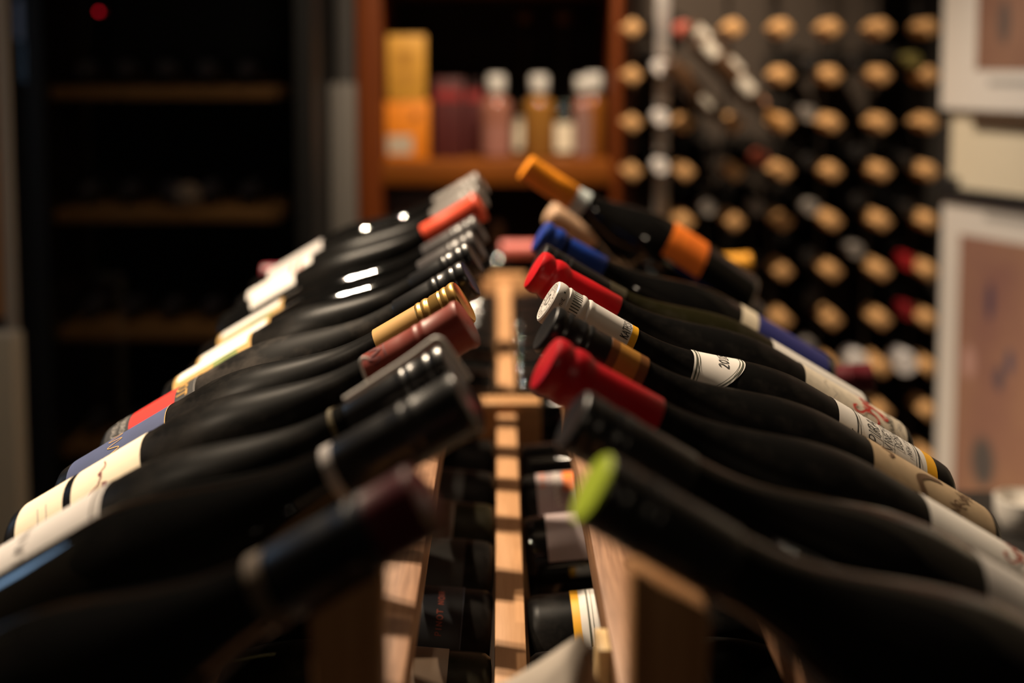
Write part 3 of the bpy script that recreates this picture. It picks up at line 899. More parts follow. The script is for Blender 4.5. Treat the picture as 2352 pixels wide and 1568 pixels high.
r = lower(.862, -1, 'lower-tier bottle with a midnight Pinot Noir label left of the centre beam')
lb = paper(r, BURG, 'label', .0225, .11, -100, 100, NAVYPAPER)
bm = bmesh.new(); write(bm, BURG, 'PINOT NOIR', -.020, .037, .0045, .0006, serif=False, spacing=.3)
mesh_obj('lettering', bm, DIMRED, lb)
bm = bmesh.new(); ribbon(bm, BURG, [(.0345, .026), (.0345, .047)], .0003); ribbon(bm, BURG, [(-.06, .0226), (.06, .0226)], .0006)
mesh_obj('edge_line', bm, mat('steel_blue_ink', (0.10, 0.12, 0.18), 0.5), lb)
r = lower(.955, -1, 'lower-tier bottle with a black label edged in maroon, left of the centre beam')
lb = paper(r, BURG, 'label', .024, .06, -100, 100, BLACKPAPER); paper(r, BURG, 'label', .060, .10, -100, 100, MAROON, 'maroon outer label')
r = lower(1.04, -1, 'lower-tier bottle with a brown label and olive glass, left of the centre beam', glass=GLASS_OLIVE)
paper(r, BURG, 'label', .036, .08, -100, 100, mat('dull_brown_paper', (0.13, 0.085, 0.06), 0.6))
r = lower(1.125, -1, 'lower-tier bottle with a dull black label, fourth along left of the centre beam')
paper(r, BURG, 'label', .03, .1, -100, 100, BLACKPAPER)
r = lower(.765, -1, 'lower-tier bottle with a tan label strip, nearest left of the centre beam', glass=GLASS_OLIVE)
paper(r, BURG, 'label', .030, .082, -100, 100, mat('tan_brown_paper', (0.22, 0.15, 0.10), 0.6))
lower(1.225, -1, 'lower-tier bottle beside the far cross board, left of the beam')

r = lower(.853, 1, 'lower-tier bottle with a white label and amber stripe right of the beam')
paper(r, BURG, 'amber_stripe', .0335, .0395, -110, 110, YELLOW, 'amber stripe beside the white label')
lb = paper(r, BURG, 'label', .0395, .115, -110, 110, WHITEPAPER)
bm = bmesh.new()
ribbon(bm, BURG, [(-.012, .112), (-.012, .112)], .001)
ribbon(bm, BURG, [(-.060, .0455), (.030, .0465)], .0011); ribbon(bm, BURG, [(-.060, .0485), (.0285, .0495)], .0004)
bm2 = bmesh.new()
AR = -.047
ribbon(bm2, BURG, [(AR, .11), (AR, .0455), (.06, .0455)], .0013); ribbon(bm2, BURG, [(AR + .003, .11), (AR + .003, .0485), (.06, .0485)], .0004)
bm.free()
mesh_obj('border', bm2, OLIVEINK, lb)
bm = bmesh.new(); write(bm, BURG, 'NEW ZEALAND', -.006, .0535, .0028, .0003, serif=False)
mesh_obj('lettering', bm, GREYINK, lb)
lower(.765, 1, 'dark lower-tier bottle under the folded paper, nearest right of the beam')
r = lower(1.01, 1, 'lower-tier bottle with a plain lilac label right of the beam', glass=GLASS_CLEAN)
paper(r, BURG, 'label', .0205, .10, -100, 65, LILAC)
r = lower(1.115, 1, 'lower-tier bottle with a lilac label, salmon print and orange tab', glass=GLASS)
lb = paper(r, BURG, 'label', .0155, .10, -100, 75, LILAC)
bm = bmesh.new()
for k in range(5): ribbon(bm, BURG, [(-.035 + .012 * k, .0215), (-.028 + .012 * k, .0215)], .0045)
mesh_obj('print', bm, SALMON, lb)
bm = bmesh.new(); write(bm, BURG, 'NORTH CHARDONNAY'.replace('G', 'C'), 0, .032, .006, .001, serif=False)
mesh_obj('lettering', bm, WHITEPAPER, lb)
paper(r, BURG, 'orange_tab', .041, .052, -8, 35, mat('neon_orange_paper', (0.95, 0.22, 0.02), 0.5), 'orange tab', off=.0008)
lower(1.21, 1, 'lower-tier bottle nearest the far cross board, right of the beam', glass=GLASS_CLEAN)
FAR = 'unlabelled bottle lying beyond the cross board beside the pale beam'
for k in range(8):
    for s in (-1, 1):
        r = lower(1.42 + .088 * k, s, FAR, glass=GLASS_CLEAN)
        r['group'] = 'far bottles on the lower tier'

# necks pointing outward beyond the rack
def outward(tip, side, label, closure, glass=GLASS_CLEAN, slope=.20, band_m=None, ln=.304):
    d = Vector((side, 0, slope)).normalized()
    M = Matrix.Translation(tip - d * ln) @ frame_of(d)
    r = bottle(M, label, 'bottles with necks pointing outward', BURG, glass, closure)
    return r


r = outward(P(1724, 602, 1.86), 1, 'bottle neck with a gold cap and cream band pointing right, behind the orange label', screw(mat('amber_gold_foil', (0.72, 0.33, 0.03), 0.35, metal=0.3)), slope=.05)
ring_part(r, 'neck_band', band(BURG, .218, .2435, .0008), CREAM)
outward(P(1712, 645, 1.765), 1, 'bottle neck with a dark blue capsule pointing right below the gold one', cork(mat('dark_blue_foil', (0.02, 0.03, 0.10), 0.4)), slope=.05)
outward(P(2000, 868, 1.225), 1, 'bottle neck with a wine-red capsule pointing right behind the Syrah label', cork(mat('wine_red_foil', (0.10, 0.012, 0.018), 0.35), prof=PLAIN), slope=.06)
outward(P(604, 632, 1.62), -1, 'bottle neck with a maroon capsule pointing left beyond the white labels', cork(mat('maroon_bright_foil', (0.20, 0.015, 0.03), 0.4), prof=PLAIN), slope=-.02)
# across the far end of the rack
d = Vector((-1, 0, 0))
tip = P(1150, 572, 2.17)
r = bottle(Matrix.Translation(tip - d * .304) @ frame_of(d), 'bottle with a rose red capsule lying across the far end of the beam', None, BURG, GLASS_CLEAN, cork(PINKCAP, prof=PLAIN))

# ================================================================== folded paper and pine block near the lens
YP = .565
prof_pts = [(1112, 1585), (1160, 1555), (1235, 1510), (1300, 1470), (1333, 1453), (1350, 1484), (1368, 1530), (1386, 1580), (1404, 1630)]
bm = bmesh.new()
rows = []
for j, (dy, drop, sx) in enumerate(((-.085, .062, -.020), (-.060, .044, -.012), (-.035, .026, -.008), (-.012, .007, -.002), (0, 0, 0), (.008, .010, .003), (.016, .032, .006), (.022, .055, .008))):
    row = []
    for i, (px, py) in enumerate(prof_pts):
        p = P(px, py, YP)
        k = math.sin(i * 1.9 + j * 1.3) * .0022
        row.append(bm.verts.new((p.x + sx + k, p.y + dy + math.cos(i * 1.3) * .002, p.z - drop - abs(k))))
    rows.append(row)
for a, b_ in zip(rows, rows[1:]):
    for i in range(len(a) - 1):
        bm.faces.new((a[i], a[i + 1], b_[i + 1], b_[i]))
o = mesh_obj('folded_paper', bm, mat('crumpled_paper', (0.36, 0.31, 0.26), 0.8, noise=0.06, nscale=20, bump=0.2), angle=80)
sm = o.modifiers.new('thick', 'SOLIDIFY'); sm.thickness = .0012
tag(o, 'peaked fold of grey-beige paper between the rows at the bottom of the rack', 'paper')
b0, b1 = P(1374, 1493, .60), P(1411, 1493, .60)
bm = bmesh.new(); box(bm, b0.x, min(b1.x, .0585), .60, .625, Z(.42), b0.z, bev=.001)
o = mesh_obj('pine_block', bm, PINE); tag(o, 'small raw pine block wedged beside the right rail behind the folded paper', 'wood block')

# ================================================================== red-brown cabinet at the back
CY = 2.60
x0, x1, x2, x3 = P(820, 200, CY).x, P(876, 200, CY).x, P(1406, 200, CY).x, P(1428, 200, CY).x
zs = P(1100, 372, CY).z
cab = empty('open_cabinet', Matrix.Translation(((x0 + x3) / 2, CY, 0)))
tag(cab, 'open red-brown wooden cabinet holding boxes and spirits against the back wall', 'cabinet')


def cpart(root, name, bm, m):
    o = mesh_obj(name, bm, m, root, True, 30)
    o.matrix_parent_inverse = Matrix.Translation(-root.matrix_world.translation)
    return o


bm = bmesh.new(); box(bm, x0, x1, CY, CY + .42, 0, 2.1, bev=.003); cpart(cab, 'side_panel', bm, CABZ)
bm = bmesh.new(); box(bm, x2, x3, CY, CY + .42, 0, 2.1, bev=.003); cpart(cab, 'side_panel', bm, CABZ)
bm = bmesh.new(); box(bm, x1, x2, CY + .36, CY + .38, 0, 2.1); cpart(cab, 'back_panel', bm, mat('black_back_panel', (0.012, 0.009, 0.007), 0.8))
for z in (zs, zs + .43, zs - .45):
    bm = bmesh.new(); box(bm, x1, x2, CY + .003, CY + .36, z - .052, z, bev=.003); cpart(cab, 'shelf', bm, CABX)

SH = 'items on the cabinet shelf'


def carton(px0, px1, ptop, Y, dep, m, label, name='carton', z=None, extra=None, rot=0):
    a, b = P(px0, 300, Y), P(px1, 300, Y)
    z0 = zs if z is None else z
    zt = P(px0, ptop, Y).z
    root = empty(name, Matrix.Translation(((a.x + b.x) / 2, Y + dep / 2, z0)) @ Matrix.Rotation(math.radians(rot), 4, 'Z'))
    tag(root, label, 'box', SH)
    w = b.x - a.x
    bm = bmesh.new(); box(bm, -w / 2, w / 2, -dep / 2, dep / 2, 0.0003, zt - z0, bev=.0015)
    mesh_obj('carton_body', bm, m, root, True, 30)
    return root, w, zt - z0


ca, w, h = carton(886, 984, 232, 2.66, .085, mat('orange_card', (0.62, 0.19, 0.008), 0.5, noise=0.06), 'orange carton under the yellow one at the left of the shelf')
bm = bmesh.new(); box(bm, -w * .46, w * .12, -.0432, -.0422, h * .10, h * .42); mesh_obj('pale_patch', bm, mat('pale_patch_paper', (0.40, 0.34, 0.26), 0.6), ca, False)
bm = bmesh.new(); box(bm, w * .12, w * .28, -.0432, -.0422, h * .68, h * .80); mesh_obj('print', bm, BROWNBAND, ca, False)
zo = zs + h
cb, w, h = carton(889, 976, 80, 2.66, .08, mat('mustard_card', (0.50, 0.25, 0.03), 0.5, noise=0.06), 'mustard yellow carton standing on the orange one', z=zo + .0003, rot=3)
bm = bmesh.new()
box(bm, -w * .30, w * .22, -.0408, -.0398, h * .50, h * .78)
mesh_obj('print', bm, mat('mustard_print', (0.38, 0.18, 0.02), 0.5), cb, False)
bm = bmesh.new(); box(bm, -w * .30, w * .30, -.0408, -.0398, h * .28, h * .42); mesh_obj('print', bm, mat('mustard_print', (0.4, 0.2, 0.03), 0.5), cb, False)
for (p0, p1, top, Y, lab) in ((996, 1064, 180, 2.70, 'dark red carton beside the orange carton on the shelf'), (1068, 1112, 182, 2.76, 'dark red carton behind the pink bottle on the shelf')):
    cc, w, h = carton(p0, p1, top, Y, .07, mat('dark_red_card', (0.06, 0.010, 0.010), 0.45), lab)
    bm = bmesh.new(); box(bm, -w * .42, w * .42, -.0362, -.0352, h * .72, h * .86); mesh_obj('print', bm, mat('red_print', (0.20, 0.015, 0.015), 0.5), cc, False)


def spirit(px, w_px, top, Y, name, label, gm, capm, labm=None, cap_px=40, shoulder=.72, neck=.012, body_sq=False, lz=(.05, .40)):
    c = P(px, 300, Y)
    zt = P(px, top, Y).z
    H = zt - zs
    R = w_px / 2 * Y / F
    r = empty(name, Matrix.Translation((c.x, Y, zs + .0003)))
    tag(r, label, 'bottle', SH)
    ch = cap_px * Y / F
    pr = [(0, .006), (R * .7, .004), (R * .8, 0), (R * .95, .002), (R, .008), (R, H * shoulder * .9), (R * .97, H * shoulder * .95), (R * .8, H * shoulder), (R * .5, H * (shoulder + .03)), (neck, H * (shoulder + .07)), (neck, H - ch * .7), (0, H - ch * .7)]
    bm = bmesh.new(); lathe(bm, pr, 40); mesh_obj('bottle_glass', bm, gm, r, angle=45)
    cr = max(neck * 1.12, cap_px * .5 * Y / F if capm is not BROWNBAND else neck * 1.2)
    bm = bmesh.new(); lathe(bm, [(0, H - ch), (cr * .9, H - ch), (cr, H - ch * .9), (cr, H - ch * .15), (cr * .85, H), (0, H)], 32); mesh_obj('stopper', bm, capm, r, angle=40)
    if labm is not None:
        bm = bmesh.new()
        n = 20
        for a, b in ((k, k + 1) for k in range(n)):
            A, B = (-PI / 2 - 1.0 + 2.0 * a / n), (-PI / 2 - 1.0 + 2.0 * b / n)
            q = [bm.verts.new(((R + .0006) * math.cos(t), (R + .0006) * math.sin(t), z)) for t, z in ((A, H * lz[0]), (B, H * lz[0]), (B, H * lz[1]), (A, H * lz[1]))]
            bm.faces.new(q)
        bmesh.ops.remove_doubles(bm, verts=bm.verts[:], dist=1e-6)
        mesh_obj('label', bm, labm, r)
    return r


PINKG = mat('rose_liqueur_glass', (0.24, 0.10, 0.07), 0.15, coat=0.3)
AMBERG = mat('amber_spirit_glass', (0.22, 0.10, 0.02), 0.12, coat=0.3)
COPPERG = mat('copper_spirit_glass', (0.22, 0.075, 0.012), 0.12, coat=0.3)
SILVERCAP = mat('silver_stopper', (0.52, 0.50, 0.47), 0.35)
spirit(1140, 74, 172, 2.72, 'spirit_bottle', 'pale pink spirit bottle with a white stopper left on the shelf', PINKG, SILVERCAP, mat('pink_label_paper', (0.26, 0.11, 0.085), 0.6), 42, .70)
spirit(1204, 56, 28, 2.84, 'spirit_bottle', 'tall dark bottle with a white label between pink and amber bottles', GLASS_CLEAN, BROWNBAND, CREAM, 24, .34, .012, lz=(.03, .27))
spirit(1238, 74, 172, 2.72, 'spirit_bottle', 'amber spirit bottle with a white stopper in the middle of the shelf', AMBERG, SILVERCAP, None, 42, .70)
spirit(1294, 54, 28, 2.80, 'spirit_bottle', 'tall dark bottle with a short white label right of the amber one', GLASS_CLEAN, BROWNBAND, CREAM, 24, .34, .012, lz=(.03, .23))
spirit(1338, 44, 176, 2.70, 'spirit_bottle', 'slim mauve bottle with a white stopper at the right of the shelf', PINKG, SILVERCAP, mat('mauve_label_paper', (0.22, 0.12, 0.10), 0.6), 36, .70, lz=(.05, .6))
spirit(1362, 52, 168, 2.74, 'spirit_bottle', 'copper-brown spirit bottle against the cabinet right side', COPPERG, SILVERCAP, None, 42, .70)
# lower compartment
zl = zs - .45
a = P(894, 500, 2.68); b = P(1000, 500, 2.68)
r = empty('carton', Matrix.Translation(((a.x + b.x) / 2, 2.74, zl))); tag(r, 'dim mauve carton below the cabinet shelf', 'box')
bm = bmesh.new(); box(bm, -(b.x - a.x) / 2, (b.x - a.x) / 2, -.06, .06, .0003, P(900, 440, 2.68).z - zl, bev=.002); mesh_obj('carton_body', bm, mat('mauve_card', (0.10, 0.075, 0.08), 0.6), r)
bm = bmesh.new(); box(bm, -.05, .05, -.0608, -.0602, .26, .30); mesh_obj('print', bm, mat('mauve_print', (0.2, 0.15, 0.15), 0.6), r, False)
c = P(1142, 520, 2.70)
r = bottle(Matrix.Translation((c.x, 2.70, zl + .0003)), 'dark bottle with an orange label standing in the lower cabinet compartment', None, BORD, GLASS_CLEAN, cork(mat('brown_foil', (0.12, 0.05, 0.02), 0.4)))
paper(r, BORD, 'label', .06, .16, -200, -20, mat('burnt_orange_paper', (0.40, 0.09, 0.01), 0.6))

# ================================================================== grey post between the fridge and the cabinet, upper part coloured as shaded
pa, pb = P(772, 300, 2.56), P(815, 300, 2.56)
bm = bmesh.new(); box(bm, pa.x, pb.x - .002, 2.56, 2.9, 0, 2.6, bev=.003)
tag(mesh_obj('trim_3', bm, mat('shaded_post_grey', (0.025, 0.022, 0.02), 0.6)), kind='structure')  # shade on the post is put into this dark grey
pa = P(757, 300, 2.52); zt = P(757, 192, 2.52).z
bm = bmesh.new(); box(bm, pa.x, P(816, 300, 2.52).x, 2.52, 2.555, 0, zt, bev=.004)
tag(mesh_obj('lit_post_face', bm, mat('lit_post_grey', (0.10, 0.09, 0.08), 0.5)), 'lower part of the grey post, painted lighter as lit, between dark cooler and cabinet', 'panel')  # lighter front piece stands in for the lit part of the post

# ================================================================== dark wine cooler at the left
FY = 2.35
fx0, fx1 = P(70, 600, FY).x, P(752, 600, FY + .1).x - .01
zc = 2.3
fr = empty('wine_cooler', Matrix.Translation(((fx0 + fx1) / 2, FY, 0)))
tag(fr, 'tall black glass-fronted wine cooler with dim wooden shelves at the left', 'wine cooler')
FB = mat('cooler_black', (0.004, 0.004, 0.004), 0.5)
bm = bmesh.new()
box(bm, fx0, fx0 + .035, FY, FY + .5, 0, zc); box(bm, fx1 - .035, fx1, FY, FY + .5, 0, zc); box(bm, fx0 + .035, fx1 - .035, FY + .46, FY + .5, 0, zc)
box(bm, fx0 + .035, fx1 - .035, FY, FY + .46, 0, .08); box(bm, fx0 + .035, fx1 - .035, FY, FY + .46, zc - .06, zc)
cpart(fr, 'cooler_body', bm, FB)
bm = bmesh.new(); box(bm, fx0 + .036, fx1 - .036, FY + .006, FY + .010, .082, zc - .062)
pane = cpart(fr, 'glass_pane', bm, clear_glass('tinted_cooler_glass', (0.7, 0.7, 0.72)))
bm = bmesh.new()
SHW = wood('dim_shelf_wood', (0.48, 0.25, 0.08), (0.36, 0.17, 0.045), 'X', 30)
shelf_z = []
for py in (214, 496, 768, 1036):
    z = P(400, py, FY + .05).z
    shelf_z.append(z)
    bm = bmesh.new(); box(bm, P(118, 300, FY + .05).x, P(640, 300, FY + .05).x, FY + .045, FY + .43, z - .012, z + .012, bev=.002)
    cpart(fr, 'cooler_shelf', bm, SHW)
led = P(228, 27, FY)
bm = bmesh.new(); bmesh.ops.create_uvsphere(bm, u_segments=12, v_segments=8, radius=.004, matrix=Matrix.Translation((led.x, FY - .003, led.z)))
m = bpy.data.materials.new('red_indicator'); m.use_nodes = True
m.node_tree.nodes['Principled BSDF'].inputs['Emission Color'].default_value = (1, .01, .03, 1); m.node_tree.nodes['Principled BSDF'].inputs['Emission Strength'].default_value = 1.2
m.node_tree.nodes['Principled BSDF'].inputs['Base Color'].default_value = (.2, .0, .01, 1)
cpart(fr, 'indicator_light', bm, m)['label'] = 'small red indicator light'
# bottles lying in the cooler, necks out
proto = None
for si, z in enumerate(shelf_z):
    for k in range(5):
        x = P(186 + 94 * k, 300, FY + .07).x
        if proto is None:
            proto = bottle(Matrix.Identity(4), 'dim bottle lying on a shelf of the black cooler, neck outward', 'bottles in the dark cooler', BORD, GLASS_CLEAN, screw(GREYBLACK), seg=28)
            o = proto
        else:
            o = copy_tree(proto)
        o.matrix_world = Matrix.Translation((x, FY + .395, z + .012 + .0385)) @ frame_of(Vector((0, -1, 0)))
# a few things that stand out in the cooler
c = P(84, 80, FY + .08)
r = bottle(Matrix.Translation((P(100, 80, FY + .3).x, FY + .25, shelf_z[0] + .0125)), 'pale-labelled bottle standing in the upper left corner of the black cooler', None, BORD, GLASS_CLEAN, screw(GREYCAP))
paper(r, BORD, 'label', .10, .185, -180, 0, mat('pale_mauve_paper', (0.5, 0.45, 0.48), 0.6))
bm = bmesh.new(); lathe(bm, [(0, 0), (.018, .001), (.028, .012), (.03, .028), (.024, .044), (.012, .052), (0, .053)], 24)
o = mesh_obj('cork_ball', bm, mat('cork_brown', (0.35, 0.26, 0.17), 0.8, noise=0.2)); o.location = (P(424, 450, FY + .06).x, FY + .08, shelf_z[1] + .0125)
tag(o, 'round pale stopper standing on the second cooler shelf', 'stopper')

# left edge: white chest and orange board beyond the jamb
bm = bmesh.new()
c1 = P(30, 770, 2.05); c0 = c1.x - .3
box(bm, c0, c1.x, 2.05, 2.10, 0.0005, c1.z, bev=.006)
o = mesh_obj('storage_chest', bm, mat('cream_laminate', (0.60, 0.54, 0.44), 0.6)); tag(o, 'cream storage chest at the left edge beside the cooler', 'chest')
bm = bmesh.new(); box(bm, j0.x - .2, j0.x + .043, JY + .001, JY + .02, c1.z + .01, 2.6)
tag(mesh_obj('trim_4', bm, mat('orange_wood_trim', (0.40, 0.16, 0.03), 0.5)), kind='structure')

# ================================================================== peg rack at the back right
RY = 2.44
pr = empty('peg_rack', Matrix.Translation((.62, RY, 0)))
tag(pr, 'tall dark wall rack of pale diamond-ended wooden pegs holding bottles', 'wine rack')
cols = [1455, 1576, 1690, 1802, 1916, 2030, 2140]
rows = [-48, 64, 174, 284, 396, 511, 626, 738, 848, 950, 1062]
pegmesh = None
PS = .0178
for ci, cx in enumerate(cols):
    for ri, cy in enumerate(rows):
        if (cx, cy) in ((1576, 64), (1576, -48)): continue
        p = P(cx, cy, RY)
        if pegmesh is None:
            bm = bmesh.new(); box(bm, -PS / 1.25, PS / 1.25, -.0, .10, -PS / 1.25, PS / 1.25, bev=.003)
            bmesh.ops.rotate(bm, verts=bm.verts[:], matrix=Matrix.Rotation(PI / 4, 3, 'Y'))
            o = mesh_obj('peg', bm, PEGWOOD, pr, True, 25); pegmesh = o.data
        else:
            o = bpy.data.objects.new('peg', pegmesh); COL.objects.link(o); o.parent = pr
        o.matrix_parent_inverse = Matrix.Translation(-pr.matrix_world.translation)
        o.location = p
for ci, cx in enumerate(cols):
    x = P(cx, 300, RY).x
    if ci == 1: continue
    bm = bmesh.new(); box(bm, x - .004, x + .004, RY + .1005, RY + .106, .0005, 2.3); cpart(pr, 'upright', bm, DARKSTEEL)
    if ci in (0,):
        bm = bmesh.new(); box(bm, x - .011, x + .011, RY + .1125, RY + .114, 0.6, 2.3); cpart(pr, 'brown_strip', bm, CABZ)
for ri in (0, len(rows) - 1):
    z = P(1600, rows[ri], RY).z
    bm = bmesh.new(); box(bm, P(1464, 0, RY).x, P(2150, 0, RY).x, RY + .1125, RY + .119, z - .006, z + .006); cpart(pr, 'cross_rail', bm, DARKSTEEL)
bm = bmesh.new(); box(bm, P(1464, 0, RY).x + .02, P(2162, 0, RY).x, RY + .40, RY + .42, 0, 2.3); cpart(pr, 'back_board', bm, mat('rack_back_board', (0.05, 0.035, 0.025), 0.8))
xs = P(1519, 300, RY + .1).x
for pa_, pb_ in ((530, 408), (358, 295), (245, 180), (130, -60)):
    bm = bmesh.new(); box(bm, xs - .014, xs + .014, RY + .09, RY + .098, P(1519, pa_, RY).z, P(1519, pb_, RY).z, bev=.002); cpart(pr, 'steel_strip', bm, STEEL)

RB = 'bottles in the peg rack'


def rack_bottle(px, py, label, closure, Y=None, glass=GLASS_CLEAN, prof=BURG, group=RB, lab=None):
    Y = Y if Y is not None else RY + .02
    p = P(px, py, Y)
    r = bottle(Matrix.Translation(p + Vector((0, .304, 0))) @ frame_of(Vector((0, -1, 0))), label, group, prof, glass, closure, seg=28)
    return r


WC = mat('white_rack_cap', (0.72, 0.69, 0.68), 0.5)
for py, w in ((155, 'upper'), (270, 'middle'), (383, 'lower')):
    rack_bottle(1519, py, 'white-capped bottle on the silver strip of the peg rack, %s of three' % w, screw(WC), RY + .04)
rack_bottle(1572, 66, 'pink-capped bottle in the peg rack right of the silver strip', screw(mat('pink_rack_cap', (0.60, 0.14, 0.10), 0.45)))
rack_bottle(1749, 364, 'red-orange capped bottle in the middle of the peg rack', screw(mat('coral_rack_cap', (0.42, 0.09, 0.05), 0.45)))
rack_bottle(2088, 603, 'bright red-capped bottle in the last column of the peg rack', screw(mat('red_rack_cap', (0.32, 0.008, 0.012), 0.45)))
rack_bottle(2088, 716, 'dark red-capped bottle below the bright red one in the peg rack', screw(mat('dark_red_rack_cap', (0.20, 0.006, 0.010), 0.45)))
rack_bottle(1971, 836, 'large white-capped bottle in the lower peg rack, left of two', screw(WC, prof=[(p[0] * 1.6, p[1]) for p in SCREW]))
rack_bottle(2082, 836, 'large white-capped bottle in the lower peg rack, right of two', screw(WC, prof=[(p[0] * 1.6, p[1]) for p in SCREW]))
rack_bottle(2100, 138, 'green-necked bottle with an amber cap in the last column of the peg rack', screw(mat('moss_rack_cap', (0.14, 0.12, 0.03), 0.5)))
DK = 'grey-tipped dark bottle lying in the peg rack'
for px, py in ((1628, 478), (1740, 478), (1866, 478), (1858, 262), (1968, 576), (1746, 730), (1858, 798)):
    rack_bottle(px, py, DK, screw(GREYCAP), group='grey-tipped bottles in the peg rack')
BK = 'black-capped dark bottle lying in the peg rack'
for px, py in ((1634, 350), (1860, 370), (1972, 350), (1634, 590), (1860, 590), (1972, 460), (1866, 150), (1972, 150), (2088, 480), (2088, 370), (1866, 690), (1740, 600)):
    rack_bottle(px, py, BK, screw(BLACKCAP), RY + .05, group='black-capped bottles in the peg rack')
# slim bottles leaning at a slant against the pegs, with pale labels
BRG = mat('brown_rose_glass', (0.06, 0.03, 0.015), 0.3)
pl = mat('pale_rack_label', (0.56, 0.51, 0.44), 0.6)
for (tx, ty, dy, ln, lab, cm, two) in ((1757, 240, .045, .225, 'slim slanted bottle with a salmon cap, uppermost of three leaning on the pegs', (0.56, 0.28, 0.17), True),
                                       (1795, 294, .085, .25, 'slim slanted bottle with an amber cap, middle of three leaning on the pegs', (0.36, 0.16, 0.03), True),
                                       (1690, 306, .045, .20, 'slim slanted bottle with a brown cap, lowest of three leaning on the pegs', (0.34, 0.18, 0.08), False)):
    t = P(tx, ty, RY - dy)
    d = Vector((1, -.02, -1.0)).normalized()
    r = bottle(Matrix.Translation(t - d * ln) @ frame_of(d) @ Matrix.Diagonal((.55, .55, ln / TOP, 1)), lab, 'slanted bottles in the peg rack', BORD, BRG, screw(mat('rack_cap_%d' % tx, cm, 0.5)), seg=32)
    paper(r, BORD, 'label', .142, .19, -60, 100, pl)
    if two: paper(r, BORD, 'label', .02, .065, -60, 100, pl)

# ================================================================== prints on the right wall
def print_thing(name, label, s0, s1, z0, z1, image, bar):
    root = empty(name, MW.copy()); tag(root, label, 'print', 'prints on the right wall')
    bm = bmesh.new(); box(bm, s0, s1, -.012, -.001, z0, z1, bev=.001); mesh_obj('mount', bm, mat('white_mount', (0.62, 0.57, 0.52), 0.6), root, False)
    a, b, c, d, m = image
    bm = bmesh.new(); box(bm, a, b, -.0128, -.0122, c, d); mesh_obj('picture', bm, m, root, False)
    return root


def mural(name, base, blobs):
    m = bpy.data.materials.new(name); m.use_nodes = True
    nt = m.node_tree; b = nt.nodes['Principled BSDF']; b.inputs['Roughness'].default_value = .6
    tc = nt.nodes.new('ShaderNodeTexCoord')
    nz = nt.nodes.new('ShaderNodeTexNoise'); nz.inputs['Scale'].default_value = 5; nz.inputs['Detail'].default_value = 4
    nt.links.new(tc.outputs['Object'], nz.inputs['Vector'])
    rp = nt.nodes.new('ShaderNodeValToRGB')
    rp.color_ramp.elements[0].position, rp.color_ramp.elements[1].position = .35, .65
    rp.color_ramp.elements[0].color = (*base[0], 1); rp.color_ramp.elements[1].color = (*base[1], 1)
    nt.links.new(nz.outputs['Fac'], rp.inputs['Fac'])
    last = rp.outputs['Color']
    for (s, z, rs, rz, col) in blobs:
        mp = nt.nodes.new('ShaderNodeMapping'); mp.vector_type = 'TEXTURE'
        mp.inputs['Location'].default_value = (s, 0, z); mp.inputs['Scale'].default_value = (rs, 1, rz)
        nt.links.new(tc.outputs['Object'], mp.inputs['Vector'])
        gr = nt.nodes.new('ShaderNodeTexGradient'); gr.gradient_type = 'SPHERICAL'
        nt.links.new(mp.outputs['Vector'], gr.inputs['Vector'])
        mr = nt.nodes.new('ShaderNodeMapRange'); mr.inputs['From Max'].default_value = .35
        nt.links.new(gr.outputs['Fac'], mr.inputs['Value'])
        mx = nt.nodes.new('ShaderNodeMix'); mx.data_type = 'RGBA'; mx.inputs['B'].default_value = (*col, 1)
        nt.links.new(mr.outputs['Result'], mx.inputs['Factor']); nt.links.new(last, mx.inputs['A'])
        last = mx.outputs['Result']
    nt.links.new(last, b.inputs['Base Color'])
    return m


def wall_s(px, py):
    """Distance along the splayed wall and height of the wall point seen at a pixel."""
    v = cam.rotation_euler.to_matrix() @ Vector(((px - 1176.0) / F, (PY - py) / F, -1.0))
    o = Vector((0, 0, CZ))
    t = (WA - o).dot(WN) / v.dot(WN)
    q = o + v * t
    return (q - WA).dot(WD), q.z


s_l, zA = wall_s(2170, 250); s_i, zB = wall_s(2252, 160)
bl = []
for px, py, rs, rz, col in ((2318, 50, .018, .05, (0.10, 0.07, 0.06)),):
    s, z = wall_s(px, py); bl.append((s, z, rs, rz, col))
u = print_thing('wall_print', 'white-mounted brown print at the top of the right wall', s_l, s_l + .62, zA, zA + .75,
                (s_i, s_l + .56, zB, zA + .68, mural('brown_mural', ((0.20, 0.10, 0.065), (0.26, 0.14, 0.09)), bl)), None)
s0, zz = wall_s(2300, 190)
bm = bmesh.new(); box(bm, s0 - .02, s0 + .14, -.0126, -.0122, zz - .006, zz + .006); o = mesh_obj('caption', bm, GREYINK, u, False)
s1, z1 = wall_s(2240, 272)
bm = bmesh.new(); box(bm, s1, s1 + .55, -.010, -.001, z1 - .011, z1 + .011, bev=.002); o = mesh_obj('wooden_batten', bm, mat('dark_brown_batten', (0.07, 0.04, 0.02), 0.6)); o.matrix_world = MW
tag(o, 'dark brown wooden batten on the wall under the upper print', 'batten')
s2, z2 = wall_s(2166, 440)
rl = empty('picture_rail', MW.copy()); tag(rl, 'black picture rail crossing the right wall above the lower print', 'rail')
bm = bmesh.new(); box(bm, s2, s2 + .7, -.02, -.001, z2 - .013, z2 + .013, bev=.003); mesh_obj('rail_bar', bm, mat('black_rail', (0.012, 0.011, 0.011), 0.5), rl)
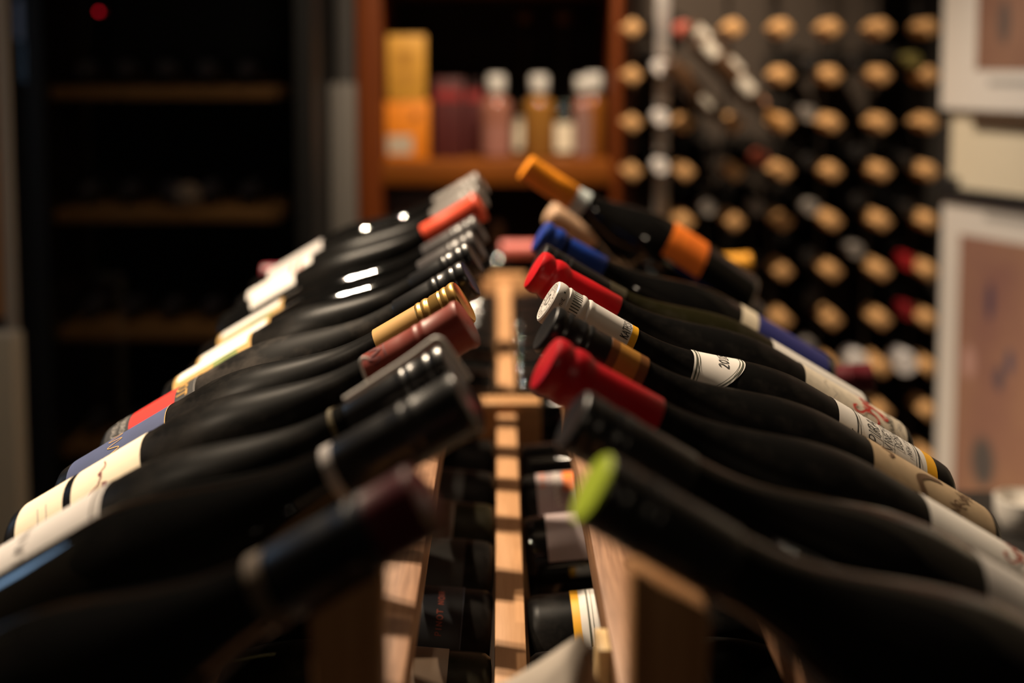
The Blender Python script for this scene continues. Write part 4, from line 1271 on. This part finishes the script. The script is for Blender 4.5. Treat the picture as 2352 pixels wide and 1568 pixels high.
s2b, z2b = wall_s(2206, 408)
bm = bmesh.new(); box(bm, s2, s2b, -.016, -.001, z2 + .0135, z2b, bev=.002); mesh_obj('rail_bracket', bm, mat('black_rail', (0.012, 0.011, 0.011), 0.5), rl)
s3, z3 = wall_s(2175, 456); s4, z4 = wall_s(2216, 536)
bl = []
for px, py, rs, rz, col in ((2285, 690, .012, .045, (0.07, 0.045, 0.075)), (2306, 868, .015, .03, (0.09, 0.065, 0.08)), (2330, 830, .012, .03, (0.09, 0.07, 0.10)), (2268, 1058, .036, .06, (0.09, 0.075, 0.07)), (2236, 830, .02, .04, (0.42, 0.24, 0.20))):
    s, z = wall_s(px, py); bl.append((s, z, rs, rz, col))
lp = print_thing('wall_print', 'white-mounted pinkish print with dark blots below the black rail', s3, s3 + .62, z3 - .95, z3,
                 (s4, s3 + .58, z4 - .82, z4, mural('pink_mural', ((0.22, 0.105, 0.085), (0.30, 0.16, 0.10)), bl)), None)
s5, z5 = wall_s(2300, 500)
bm = bmesh.new(); box(bm, s5 - .03, s5 + .12, -.0126, -.0122, z5 - .006, z5 + .006); mesh_obj('caption', bm, GREYINK, lp, False)

# white bowl at the right edge, on a ledge
bp = P(2346, 1216, 1.45)
bm = bmesh.new(); lathe(bm, [(0, .002), (.018, 0), (.024, .002), (.030, .012), (.0335, .026), (.034, .042), (.0320, .043), (.0300, .026), (.022, .012), (0, .01)], 40)
o = mesh_obj('white_bowl', bm, mat('white_glaze', (0.74, 0.70, 0.65), 0.35)); o.location = bp
tag(o, 'white rounded bowl at the right edge in front of the pinkish print', 'bowl')
bm = bmesh.new(); box(bm, bp.x - .08, bp.x + .32, bp.y - .08, bp.y + .14, bp.z - .02, bp.z - .0003, bev=.003); box(bm, bp.x - .02, bp.x + .0, bp.y - .02, bp.y, 0, bp.z - .02); box(bm, bp.x + .25, bp.x + .27, bp.y - .02, bp.y, 0, bp.z - .02)
o = mesh_obj('side_table', bm, DARKSTEEL); tag(o, 'dark side table under the white bowl at the right edge', 'table')
